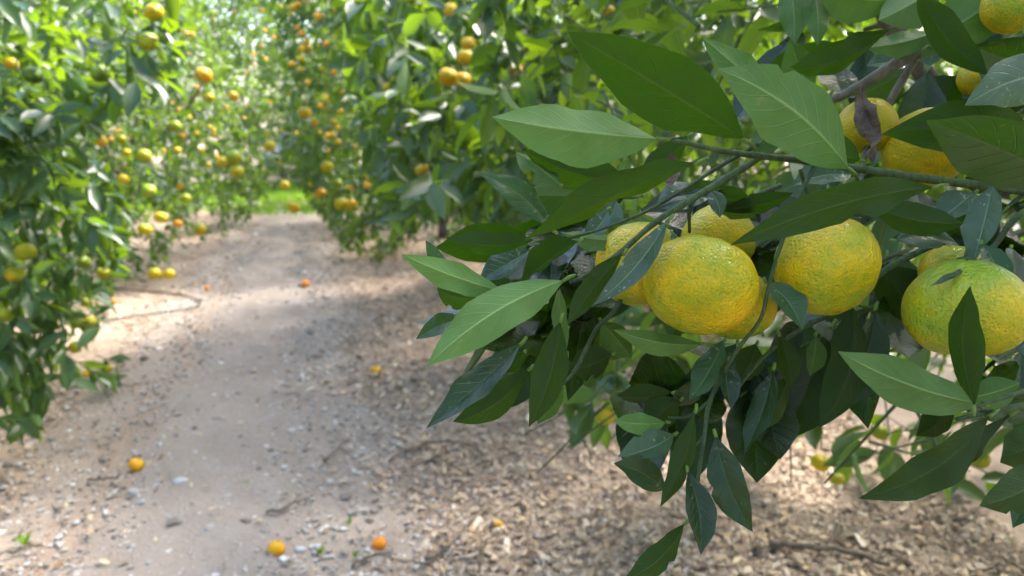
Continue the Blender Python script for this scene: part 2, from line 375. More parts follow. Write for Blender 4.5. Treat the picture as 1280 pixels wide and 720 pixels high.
MID_FRUIT = [   # px, py, r, depth, ripeness, label
 (757, 520, 13, 1.75, .52, 'yellow mandarin, upper of two hanging low beyond the branch'),
 (780, 543, 10, 1.75, .52, 'yellow mandarin, lower of two hanging low beyond the branch'),
 (1100, 540, 11, 1.9, .38, 'small lime yellow mandarin under the pointed leaf over the wood chips'),
 (1026, 578, 12, 1.9, .62, 'orange mandarin half covered by a dark leaf over the wood chips'),
 (1046, 598, 9, 1.9, .45, 'yellow mandarin behind a small dark oval leaf over the wood chips'),
 (1224, 574, 13, 1.8, .44, 'lime yellow mandarin below the long dark leaves over the wood chips'),
 (785, 362, 7, 1.6, .50, 'tiny yellow mandarin seen through twigs beside the central cluster'),
 (560, 96, 13, 3.2, .66, 'orange mandarin, upper of the pair against the dark hollow beyond the pale leaf'),
 (578, 101, 12, 3.2, .68, 'orange mandarin, lower of the pair against the dark hollow beyond the pale leaf'),
 (582, 72, 11, 3.3, .62, 'yellow mandarin just above the pair in the dark hollow'),
 (585, 54, 9, 3.4, .72, 'orange mandarin at the top of the hanging trio in the second tree'),
 (563, 12, 9, 3.4, .66, 'orange mandarin in the second tree at the upper frame edge'),
 (760, 14, 9, 2.6, .55, 'yellow mandarin in the gap above the biggest raised leaf'),
 (645, 88, 9, 3.0, .72, 'orange mandarin beside pale leaves left of the raised leaf tip'),
 (690, 232, 8, 2.4, .55, 'yellow mandarin glimpsed under the pale pointed leaf'),
 (528, 212, 9, 4.3, .60, 'dim orange mandarin over the dark trunk in the second tree'),
 (409, 208, 8, 8.0, .52, 'round yellow mandarin hanging clear in the third tree on the path'),
 (427, 255, 9, 7.6, .58, 'yellow mandarin, near one of the low pair above the path end'),
 (438, 255, 8, 7.6, .66, 'orange mandarin, far one of the low pair above the path end'),
 (400, 242, 8, 8.6, .78, 'deep orange mandarin low in the third tree near the grass'),
 (421, 229, 7, 8.2, .34, 'lime green mandarin above the low pair in the third tree'),
 (367, 259, 8, 9.6, .66, 'orange mandarin hanging before the bright grass at path end'),
 (356, 231, 6, 12.5, .62, 'orange mandarin above the bright grass at path end'),
 (381, 141, 8, 8.8, .62, 'orange mandarin, large one in the hanging curtain over the path'),
 (382, 60, 8, 8.5, .72, 'orange mandarin high above the path in the third tree'),
 (337, 183, 8, 11.0, .55, 'yellow mandarin in the shaded tree at path end'),
 (292, 197, 10, 8.6, .38, 'green yellow mandarin above its twin at the left bend of the path'),
 (296, 214, 9, 8.6, .54, 'yellow mandarin below its green twin at the left bend of the path'),
 (278, 202, 7, 8.8, .66, 'small orange mandarin beside the twins at the left bend of the path'),
 (250, 287, 8, 8.0, .52, 'yellow mandarin hanging lowest at the left bend of the path'),
 (292, 120, 7, 9.0, .66, 'orange mandarin in the third tree along the left row'),
 (262, 122, 6, 9.0, .56, 'yellow orange mandarin high in the third left tree'),
 (180, 195, 9, 5.9, .40, 'round green yellow mandarin high in the second left tree'),
 (186, 238, 9, 5.9, .34, 'round lime green mandarin below the green yellow one in the second left tree'),
 (232, 248, 7, 6.4, .36, 'lime mandarin on the path face of the second left tree'),
 (201, 272, 8, 6.0, .60, 'orange yellow mandarin low on the second left tree'),
 (181, 287, 9, 5.9, .48, 'dull yellow mandarin beside the orange yellow one in the second left tree'),
 (154, 224, 7, 6.0, .62, 'orange mandarin inside the second left tree'),
 (127, 177, 8, 6.2, .66, 'orange mandarin at the upper side of the second left tree'),
 (151, 174, 7, 6.2, .44, 'yellow green mandarin at the upper side of the second left tree'),
 (219, 158, 8, 6.4, .36, 'lime mandarin high on the second left tree'),
 (193, 342, 8, 6.3, .56, 'yellow mandarin near the ground, left one of a pair under the second left tree'),
 (211, 343, 8, 6.3, .54, 'yellow mandarin near the ground, right one of a pair under the second left tree'),
 (254, 94, 11, 3.0, .72, 'bright orange mandarin hanging below a dark twig over the path'),
 (185, 52, 13, 2.5, .36, 'olive green mandarin on the overhanging branch near the upper corner'),
 (192, 15, 12, 2.5, .54, 'pale yellow mandarin on the overhanging branch at the top edge'),
 (41, 94, 12, 2.6, .06, 'dark green mandarin on the overhanging branch at the frame edge'),
 (126, 92, 12, 2.6, .16, 'olive unripe mandarin on the overhanging branch'),
 (14, 80, 9, 3.2, .66, 'orange mandarin deep in the upper corner'),
 (32, 315, 13, 2.75, .40, 'lime yellow mandarin in the near left tree, the largest there'),
 (18, 343, 11, 2.75, .46, 'yellow mandarin below the largest one in the near left tree'),
 (104, 328, 9, 3.3, .36, 'dim green mandarin on the path side of the near left tree'),
 (129, 341, 8, 3.6, .50, 'yellow mandarin on the path side of the near left tree'),
 (3, 395, 11, 2.7, .44, 'yellow mandarin cut by the frame edge in the near left tree'),
 (113, 402, 8, 3.2, .44, 'yellow mandarin low over the hose in the near left tree'),
 (97, 404, 8, 3.2, .34, 'green mandarin low over the hose in the near left tree'),
 (94, 434, 8, 3.3, .46, 'lowest yellow mandarin hanging over the litter in the near left tree'),
 (108, 378, 7, 3.2, .50, 'amber mandarin in the lower skirt of the near left tree'),
 (107, 467, 5, 3.9, .60, 'orange mandarin on the near side of the low sprig by the path'),
 (136, 461, 5, 3.9, .46, 'yellow mandarin at the tip of the low sprig by the path'),
]
allF = [(f[0], f[1], f[2], f[3]) for f in MID_FRUIT]

# ------------------------------------------------------------------ trees
def shoots_on_crown(c, R, H, zb, n, seed, squash=1.0):
    g = np.random.default_rng(seed)
    th = g.random(n)*2*math.pi; h = g.random(n)**.9
    prof = np.interp(h, [0, .12, .3, .55, .78, .93, 1], [.74, .92, 1, .93, .68, .36, .1])
    lump = 1 + .13*np.sin(3*th+seed)*np.sin(5*h+seed) + .10*np.sin(7*th+9*h+seed*2) + .06*np.sin(13*th-17*h)
    dep = np.where(g.random(n) < .72, 1-np.abs(g.normal(0, .10, n)), .35+.55*g.random(n))
    r = R*prof*lump*dep
    P = np.stack([c[0]+r*np.cos(th), c[1]+r*np.sin(th)*squash, zb+(H-zb)*h], -1)
    out = np.stack([np.cos(th), np.sin(th), np.interp(h, [0, .3, .7, 1], [-.75, -.25, .5, 1.3])], -1)
    d = unit(out + .55*g.standard_normal((n, 3)))
    return P, d
def leaves_on(P, d, seed, k=9, slen=.20, L0=.088, droop=.45):
    g = np.random.default_rng(seed); n = len(P)
    up = np.array([0, 0, 1.0]); a = unit(np.cross(d, up)+1e-3); b = np.cross(d, a)
    B, A, N = [], [], []
    sl = slen*(.6+.8*g.random(n))[:, None]; ph = g.random(n)*6.28
    for i in range(k):
        f = (i+.6)/k; pos = P + d*sl*f + np.array([0, 0, -.10])*sl*f*f
        an = ph + i*2.4; e = np.cos(an)[:, None]*a + np.sin(an)[:, None]*b
        ax = unit(d*(.35+.6*f) + e*(.95-.35*f) + np.array([0, 0, -1.0])*droop*g.random((n, 1))*1.5 + .2*g.standard_normal((n, 3)))
        nr = up + .55*g.standard_normal((n, 3)) + .5*d
        nr = unit(nr - ax*np.sum(nr*ax, 1, keepdims=True))
        B.append(pos); A.append(ax); N.append(nr)
    B, A, N = (np.concatenate(x) for x in (B, A, N)); m = len(B)
    L = L0*(.55+.65*g.random(m)); W = L*(.36+.13*g.random(m))
    return B, A, N, L, W
def crown_mesh(name, B, A, N, L, W, mat):
    S = np.cross(N, A); n = len(B); m = len(TPL)
    V = (B[:, None] + (L[:, None]*TPL[:, 0])[..., None]*A[:, None] + (W[:, None]*TPL[:, 1])[..., None]*S[:, None]
         + (L[:, None]*TPL[:, 2])[..., None]*N[:, None]).reshape(-1, 3)
    off = (np.arange(n)*m)[:, None, None]
    return mesh_np(name, V, (TPL_T[None]+off).reshape(-1, 3), (TPL_Q[None]+off).reshape(-1, 4), np.tile(TPL_UV, (n, 1)), mats=[mat])
def twig_mesh(name, P, d, sl, r, mat):
    n = len(P); a = unit(np.cross(d, [0.2, .1, 1.0])); b = np.cross(d, a); V = []
    for f, q in ((-.35, 1.3), (.9, .5)):
        for k in range(3):
            an = k*2.094; V.append(P + d*sl*f + r*q*(math.cos(an)*a+math.sin(an)*b))
    V = np.stack(V, 1).reshape(-1, 3)
    Qt = np.array([[k, (k+1) % 3, 3+(k+1) % 3, 3+k] for k in range(3)])
    return mesh_np(name, V, quads=(Qt[None]+(np.arange(n)*6)[:, None, None]).reshape(-1, 4), mats=[mat])
LEAF_SHARED = []
for i, (rx, bz) in enumerate([(.36, 0), (.41, .03), (.46, -.03), (.40, .05)]):
    T2 = TPL.copy(); T2[:, 1] *= rx; T2[:, 2] += bz*np.sin(TPL[:, 0]*3.1)
    LEAF_SHARED.append(mesh_np('leaf', T2, TPL_T, TPL_Q, TPL_UV, mats=[M_LEAF_BG]))
def trunk_parts(root, c, R, H, seed, rad=.06, lean=(0, 0)):
    g = np.random.default_rng(seed+50); z0 = float(height(c[0], c[1]))-.05
    fork = np.array([lean[0]*.4, lean[1]*.4, .45+.15*g.random()])
    base = np.array([0, 0, z0])
    p = spline([base, base*.5+fork*.5+[.02, .02, 0], fork], 5); rr = np.linspace(rad*1.35, rad, len(p)); rr[0] *= 1.35
    V, t, q = tube(p, rr, 10, .12)
    obj('trunk', mesh_np('trunk', V, t, q, mats=[M_BARK]), root)
    for i in range(5):
        an = i*1.2566+g.random()*.7; e = np.array([math.cos(an), math.sin(an), 0])
        pts = [fork, fork+e*R*.25+[0, 0, H*.16], fork+e*R*.55+[0, 0, H*.32], fork+e*R*.78+[0, 0, H*(.30+.25*g.random())]]
        p = spline(pts, 4); V, t, q = tube(p, np.linspace(rad*.62, rad*.15, len(p)), 7, .1)
        obj('limb', mesh_np('limb', V, t, q, mats=[M_BARK]), root)

def window_keep(px, py, d):
    k = np.ones(len(px), bool)
    k &= ~((px > 322) & (px < 388) & (py > 246) & (py < 275) & (d < 20) & (d > 5))
    k &= ~((px > 344) & (px < 372) & (py > 230) & (py < 250) & (d < 18) & (d > 5))      # gap at the end of the path
    return k
def clear_fruit(px, py, d, k):
    for fx, fy, fr, fd in allF:
        k &= ~(((px-fx)**2+(py-fy)**2 < (fr*1.15+.028*F/fd)**2) & (d < fd+.02) & (d > 0))
    return k
GRID_W = 160
zbuf = {}
TREES = []
def grow_tree(name, c, R, H, zb, seed, label, n=1500, keep=None, extra=None, L0=.088, rad=.06, k=9, lean=(0, 0), pick=300):
    P, d = shoots_on_crown(c, R, H, zb, n, seed)
    if extra is not None: P = np.vstack([P, extra[0]]); d = np.vstack([d, extra[1]])
    B, A, N, L, W = leaves_on(P, d, seed+1, k=k, L0=L0)
    C = B + A*L[:, None]*.5
    px, py, dp = proj(C)
    ok = (np.linalg.norm(C-EYE, axis=1) > .8) & (C[:, 2] > .03)
    ok &= window_keep(px, py, dp); ok = clear_fruit(px, py, dp, ok)
    if keep is not None: ok &= keep(px, py, dp, C)
    sel = np.where(ok)[0]
    px2, py2, d2 = proj(P); ks = np.linalg.norm(P-EYE, axis=1) > 1.0
    ks &= window_keep(px2, py2, d2)
    if keep is not None: ks &= keep(px2, py2, d2, P)
    TREES.append(dict(name=name, c=c, R=R, H=H, seed=seed, label=label, B=B[sel], A=A[sel], N=N[sel], L=L[sel], W=W[sel],
                      px=px[sel], py=py[sel], d=dp[sel], P=P[ks], D=d[ks], rad=rad, lean=lean, pick=pick))
    return TREES[-1]

def keep_near(px, py, d, C):         # the tree the foreground branch belongs to
    inside = (px > -60) & (px < 1340) & (py > -60) & (py < 780) & (d > 0)
    k = ~(inside & (d < .95))
    left = np.interp(py, [-60, 0, 120, 240, 330, 420, 470, 520, 560], [735, 735, 720, 700, 715, 720, 690, 700, 760])
    k &= ~(inside & (px < left))
    low = np.interp(px, [700, 790, 840, 950, 1000, 1080, 1150, 1230, 1290], [545, 550, 480, 500, 585, 600, 610, 615, 650])
    k &= ~(inside & (py > low))
    k &= ~(inside & (px > 960) & (px < 1180) & (py > 470) & (rng.random(len(px)) < .60))
    k &= ~(inside & (px > 1150) & (py > 500) & (rng.random(len(px)) < .45))
    # outside the picture keep it off the camera
    k &= ~((~inside) & (np.linalg.norm(C[:, :2], axis=1) < .55) & (C[:, 2] < 2.0))
    k &= ~((C[:, 0] < .05) & (C[:, 1] < 1.0) & (C[:, 2] < 1.7))
    return k
lowA = []
def sprig(px, py, d, n, spread, dirv, g=np.random.default_rng(5)):
    base = at(px, py, d); P = base + g.normal(0, 1, (n, 3))*spread
    D = unit(np.array(dirv, float) + .5*g.standard_normal((n, 3))); return P, D
# overhanging branches of the near left tree (upper corner) and its low skirt
ex = [sprig(60, 60, 2.7, 22, .20, (.7, -.3, -.5)), sprig(140, 30, 2.55, 16, .14, (.8, -.2, -.5)), sprig(205, 20, 2.6, 9, .09, (.7, -.1, -.8)),
      sprig(248, 50, 3.0, 3, .05, (.3, 0, -1)), sprig(90, 120, 2.7, 16, .16, (.6, -.3, -.6)), sprig(40, 200, 2.7, 20, .20, (.6, -.5, -.4)),
      sprig(100, 250, 3.0, 18, .2, (.7, -.3, -.3)), sprig(40, 300, 2.8, 26, .22, (.5, -.5, -.5)), sprig(60, 370, 2.9, 26, .2, (.4, -.4, -.7)),
      sprig(25, 430, 2.9, 16, .14, (.3, -.3, -.9)), sprig(25, 480, 3.0, 13, .13, (.2, -.2, -1)), sprig(110, 470, 3.95, 7, .08, (.7, -.2, -.2))]
exA = (np.vstack([e[0] for e in ex]), np.vstack([e[1] for e in ex]))
def keep_A(px, py, d, C):
    right = np.interp(py, [-40, 0, 100, 130, 180, 260, 340, 400, 440, 447, 480, 485, 545, 560], [235, 235, 225, 160, 110, 165, 150, 128, 100, 150, 150, 60, 45, 0])
    return ~((d > 0) & (px > right) & (py > -80) & (px < 700)) & ~((d > 0) & (py > 545) & (px > -20) & (px < 700))
ex1 = [sprig(560, 60, 3.0, 26, .22, (-.5, -.6, -.4)), sprig(640, 60, 2.7, 26, .20, (-.5, -.6, -.4)), sprig(690, 170, 2.5, 22, .18, (-.6, -.5, -.3)), sprig(540, 180, 3.3, 26, .25, (-.6, -.5, -.3)),
       sprig(610, 190, 2.8, 22, .18, (-.6, -.5, -.4)), sprig(500, 120, 3.9, 20, .25, (-.7, -.4, -.3)), sprig(480, 30, 3.6, 22, .25, (-.7, -.4, -.3)), sprig(720, 20, 2.4, 16, .14, (-.5, -.5, -.3)), sprig(490, 270, 5.2, 26, .22, (-.5, -.4, -.6)), sprig(470, 200, 5.0, 30, .28, (-.5, -.4, -.5)), sprig(590, 270, 4.4, 24, .2, (-.4, -.5, -.5)), sprig(630, 290, 3.8, 20, .18, (-.4, -.5, -.5))]
ex1 = (np.vstack([e[0] for e in ex1]), np.vstack([e[1] for e in ex1]))
def keep_1(px, py, d, C):
    low = np.interp(px, [380, 430, 480, 520, 560, 620, 700, 760], [240, 300, 312, 285, 268, 300, 350, 400])
    return ~((d > 0) & (py > low) & (px > 300) & (px < 900)) & ~((d > 0) & (px < np.interp(py, [-40, 60, 140, 250, 300], [405, 425, 445, 470, 480])))
ex2 = [sprig(415, 255, 8.4, 20, .22, (-.5, -.4, -.6)), sprig(440, 280, 7.9, 26, .24, (-.4, -.4, -.6)), sprig(400, 215, 8.6, 20, .24, (-.5, -.4, -.5)), sprig(465, 290, 7.6, 22, .24, (-.4, -.4, -.5)), sprig(420, 170, 8.2, 30, .35, (-.5, -.4, -.4)), sprig(378, 222, 10, 22, .22, (-.5, -.4, -.5)), sprig(375, 180, 10, 24, .3, (-.5, -.4, -.5))]
ex2 = (np.vstack([e[0] for e in ex2]), np.vstack([e[1] for e in ex2]))
exC = [sprig(275, 255, 9.4, 24, .25, (.5, -.4, -.6)), sprig(300, 240, 9.9, 22, .25, (.5, -.4, -.6)), sprig(240, 270, 9.0, 24, .25, (.5, -.4, -.6)), sprig(305, 200, 9.8, 24, .3, (.5, -.4, -.5)), sprig(335, 222, 10.4, 22, .22, (.5, -.4, -.5)), sprig(330, 180, 10.4, 24, .3, (.5, -.4, -.5))]
exC = (np.vstack([e[0] for e in exC]), np.vstack([e[1] for e in exC]))
ex0 = [sprig(1060, 545, 1.45, 5, .06, (-.4, -.3, -.8)), sprig(1035, 500, 1.6, 5, .06, (-.5, -.3, -.6)), sprig(1095, 500, 1.8, 3, .05, (-.4, -.3, -.7)), sprig(1245, 575, 1.5, 6, .07, (-.4, -.3, -.7)), sprig(740, 500, 1.75, 8, .07, (-.5, -.3, -.7)), sprig(720, 460, 1.6, 8, .07, (-.6, -.3, -.5)), sprig(900, 520, 1.5, 4, .05, (-.5, -.3, -.6))]
go = np.random.default_rng(91)                 # unseen boughs added above and behind the viewpoint to block frontal skylight
ov = np.stack([go.uniform(-.9, 1.5, 260), go.uniform(-1.5, -.1, 260), go.uniform(1.75, 2.8, 260)], -1)
ex0 = (np.vstack([e[0] for e in ex0]+[ov]), np.vstack([e[1] for e in ex0]+[unit(np.array([-.5, -.4, -.2])+.5*go.standard_normal((260, 3)))]))
def keep_2(px, py, d, C):
    return ~((d > 0) & (px < np.interp(py, [-40, 40, 120, 200, 250, 300], [330, 345, 350, 352, 385, 425])))
def keep_B(px, py, d, C):
    return ~((d > 0) & (px > np.interp(py, [0, 60, 130, 200, 260, 300, 345], [190, 215, 235, 245, 240, 215, 222])))
def keep_C(px, py, d, C):
    return ~((d > 0) & (px > np.interp(py, [0, 80, 160, 220, 270, 300], [300, 335, 350, 358, 318, 280])))

grow_tree('mandarin_tree', (1.72, 1.75), 1.62, 3.9, .42, 3, 'mandarin tree filling the right half, its fruiting branch reaching across the picture', n=2100, keep=keep_near, rad=.07, L0=.105, extra=ex0)
grow_tree('mandarin_tree', (-3.45, 3.5), 1.5, 3.0, .15, 7, 'mandarin tree at the left frame edge with dark foliage drooping to the litter', n=1250, keep=keep_A, extra=exA, L0=.112)
grow_tree('mandarin_tree', (.78, 5.6), 1.75, 4.2, .40, 12, 'mandarin tree just beyond the fruiting branch with glossy leaves and dark trunk', n=2700, keep=keep_1, extra=ex1, L0=.118)
grow_tree('mandarin_tree', (-4.35, 6.8), 1.65, 3.1, .12, 19, 'second mandarin tree along the left of the path, above the fallen hose', n=1400, keep=keep_B, L0=.10)
grow_tree('mandarin_tree', (-.85, 9.3), 1.85, 4.5, .08, 23, 'third mandarin tree along the right of the path, fruit hanging low by the grass', n=2200, keep=keep_2, extra=ex2, pick=200, L0=.105)
grow_tree('mandarin_tree', (-5.25, 10.4), 1.75, 3.2, .2, 29, 'third mandarin tree along the left row where the path bends', n=1300, keep=keep_C, extra=exC, pick=0)

# which leaves show: nearest-first over a coarse picture grid
allpx = np.concatenate([t['px'] for t in TREES]); allpy = np.concatenate([t['py'] for t in TREES]); alld = np.concatenate([t['d'] for t in TREES])
allL = np.concatenate([t['L'] for t in TREES]); tid = np.concatenate([np.full(len(t['px']), i) for i, t in enumerate(TREES)])
loc = np.concatenate([np.arange(len(t['px'])) for t in TREES])
order = np.argsort(alld); occ = {}; chosen = {i: [] for i in range(len(TREES))}
NEED = [70, 300, 300, 300, 200, 0]
for i in order:
    if alld[i] <= 0: continue
    x, y = allpx[i], allpy[i]
    if not (-10 < x < 1290 and -10 < y < 730): continue
    size = allL[i]*F/alld[i]
    cell = (int(x//7), int(y//7)); c = occ.get(cell, 0); occ[cell] = c + max(1, int((size/14)**2))
    if c < 2 and size >= 9 and len(chosen[tid[i]]) < NEED[tid[i]]: chosen[tid[i]].append(loc[i])
roots = []
for ti, t in enumerate(TREES):
    base = np.array([t['c'][0], t['c'][1], 0.0])
    root = empty(t['name'], base, t['label'], 'tree', 'mandarin trees lining the path'); roots.append(root)
    trunk_parts(root, t['c'], t['R'], t['H'], t['seed'], t['rad'], t['lean'])
    pickd = np.array(chosen[ti], int); m = np.ones(len(t['B']), bool); m[pickd] = False
    o = obj('crown', crown_mesh('crown', t['B'][m]-base, t['A'][m], t['N'][m], t['L'][m], t['W'][m], M_LEAF_BG), root, kind='stuff')
    obj('twigs', twig_mesh('twigs', t['P']-base, t['D'], .16, .0028, M_TWIG), root, kind='stuff')
    for j, q in enumerate(pickd):
        obj('leaf', LEAF_SHARED[j % 4], root, frame_matrix(t['B'][q]-base, t['A'][q], t['N'][q], t['L'][q]))
# far trees: two generic crowns, copied
GEN = []
for s in (41, 47):
    P, d = shoots_on_crown((0, 0), 1.85, 3.5, .25, 1300, s)
    B, A, N, L, W = leaves_on(P, d, s, k=8, L0=.10, slen=.22)
    GEN.append((crown_mesh('crown', B, A, N, L, W, M_LEAF_BG), twig_mesh('twigs', P, d, .16, .003, M_TWIG)))
FAR = [(-7.1, 14.6, 1.2, 'fourth mandarin tree along the left row near the bend'), (-1.3, 12.8, 1.1, 'fourth mandarin tree along the right row past the low fruit'),
       (-5.0, 16.7, 1.3, 'far mandarin tree closing the path straight behind the grassy gap'), (-2.8, 18.6, 1.3, 'far mandarin tree closing the path, right of the grassy gap'),
       (-5.2, 24.5, 1.9, 'most distant mandarin tree, tallest at the end of the path'), (-9.6, 23.0, 1.8, 'distant mandarin tree behind the left row end'), (-1.0, 23.0, 1.8, 'distant mandarin tree behind the right row end'),
       (-7.2, 5.0, 1.05, 'mandarin tree in the next row behind the left frame edge tree'), (-8.2, 9.0, 1.1, 'mandarin tree in the next row behind the second left tree'), (-9.4, 13.2, 1.1, 'mandarin tree in the next row behind the left bend'),
       (4.3, 5.6, 1.0, 'mandarin tree in the next row seen between the upper leaves'), (2.9, 9.2, 1.05, 'mandarin tree in the next row behind the dark trunk tree'), (1.5, 13.4, 1.05, 'mandarin tree in the next row behind the third right tree'), (5.9, 9.5, 1.1, 'mandarin tree two rows off behind the fruiting branch'),
       (3.4, -2.3, 1.1, 'unseen mandarin tree added on the right row behind the viewpoint'), (-3.0, -.9, 1.0, 'unseen mandarin tree added on the left row level with the viewpoint'), (-2.4, -4.9, 1.1, 'unseen mandarin tree added on the left row behind the viewpoint')]  # out of view, added to cut the fill light from behind
for i, (x, y, s, lab) in enumerate(FAR):
    root = empty('mandarin_tree', (x, y, 0), lab, 'tree', 'mandarin trees lining the path')
    R = Matrix.Translation((0, 0, -.22 if 'straight behind' in lab else 0)) @ Matrix.Rotation(i*1.9, 4, 'Z') @ Matrix.Scale(s, 4)
    obj('crown', GEN[i % 2][0], root, R, kind='stuff'); obj('twigs', GEN[i % 2][1], root, R, kind='stuff')
    trunk_parts(root, (x, y), 1.8, 3.4, 100+i)

# ------------------------------------------------------------------ the fruiting branch: twigs
FT = roots[0]; FB = np.array([1.72, 1.75, 0.0])
STEMS = [  # px, py, depth, thickness px
 ('g', [(1420, 252, .62, 17), (1340, 246, .53, 14), (1280, 238, .50, 12), (1170, 225, .49, 11), (1060, 209, .475, 10), (1000, 200, .47, 9), (950, 195, .46, 8), (900, 188, .455, 7), (860, 179, .45, 6), (842, 176, .445, 5)]),
 ('g', [(955, 193, .465, 8), (920, 216, .47, 9), (870, 246, .47, 9), (820, 277, .465, 8), (770, 320, .455, 7), (730, 346, .45, 6), (712, 352, .447, 5)]),
 ('g', [(948, 180, .48, 6), (890, 214, .485, 5), (850, 240, .48, 5), (800, 268, .48, 4), (740, 290, .48, 4), (690, 302, .475, 4)]),
 ('w', [(1340, -70, .70, 22), (1240, -22, .58, 18), (1180, 26, .56, 17), (1150, 58, .55, 17), (1110, 86, .55, 14), (1060, 116, .56, 12), (1030, 131, .57, 11), (990, 165, .58, 8), (955, 196, .575, 7)]),
 ('w', [(1152, 60, .56, 11), (1122, 110, .565, 10), (1092, 165, .565, 8), (1080, 200, .56, 6), (1074, 250, .54, 5)]),
 ('g', [(1020, 204, .472, 6), (997, 250, .462, 5), (972, 318, .455, 5), (960, 362, .456, 5), (950, 400, .458, 5), (920, 440, .470, 5), (888, 500, .475, 6), (880, 548, .465, 5), (872, 602, .46, 5), (868, 650, .455, 3)]),
 ('g', [(1180, 300, .53, 9), (1110, 335, .52, 8), (1060, 380, .515, 7), (1000, 412, .51, 6), (955, 446, .495, 5), (915, 494, .482, 4)]),
 ('g', [(812, 300, .50, 6), (772, 382, .50, 6), (745, 412, .495, 6), (720, 461, .488, 5), (692, 492, .48, 3)]),
 ('g', [(1400, 470, .48, 8), (1320, 480, .43, 6), (1270, 492, .415, 6), (1222, 508, .41, 4)]),
 ('g', [(1400, 490, .50, 12), (1300, 504, .44, 10), (1240, 514, .43, 8), (1195, 524, .425, 5)]),
 ('g', [(1340, 235, .55, 10), (1275, 268, .51, 8), (1245, 305, .50, 7), (1216, 338, .465, 5)]),
 ('g', [(880, 545, .465, 4), (870, 556, .465, 4), (858, 560, .465, 3)]),
 ('g', [(888, 500, .475, 4), (862, 520, .478, 4), (835, 522, .48, 3)]),
 ('g', [(870, 246, .47, 6), (862, 262, .48, 5), (862, 290, .50, 4)]),
 ('g', [(1000, 212, .475, 5), (1008, 240, .48, 5), (1012, 282, .475, 4)]),
]
for kind, pts in STEMS:
    W3 = np.array([np.append(at(x, y, d), th*d/F*.5) for x, y, d, th in pts]); Sx = spline(W3, 5)
    V, t, q = tube(Sx[:, :3]-FB, Sx[:, 3]*(1+.12*(rng.random(len(Sx))-.5)), 9, .10)
    obj('branch' if kind == 'w' else 'twig', mesh_np('twig', V, t, q, mats=[M_WOOD if kind == 'w' else M_TWIG]), FT)
# heavy limb that carries the branch back to the trunk (outside the picture)
for a in [(1420, 252, .62, 17), (1340, -70, .70, 22), (1400, 490, .50, 12)]:
    s = at(a[0], a[1], a[2]); e = np.array([1.72, 1.75, .75]); mid = s*.5+e*.5+np.array([.12, .1, -.05])
    p = spline([s, mid, e], 6); V, t, q = tube(p-FB, np.linspace(a[3]*a[2]/F*.5, .032, len(p)), 8, .1)
    obj('limb', mesh_np('limb', V, t, q, mats=[M_WOOD]), FT)

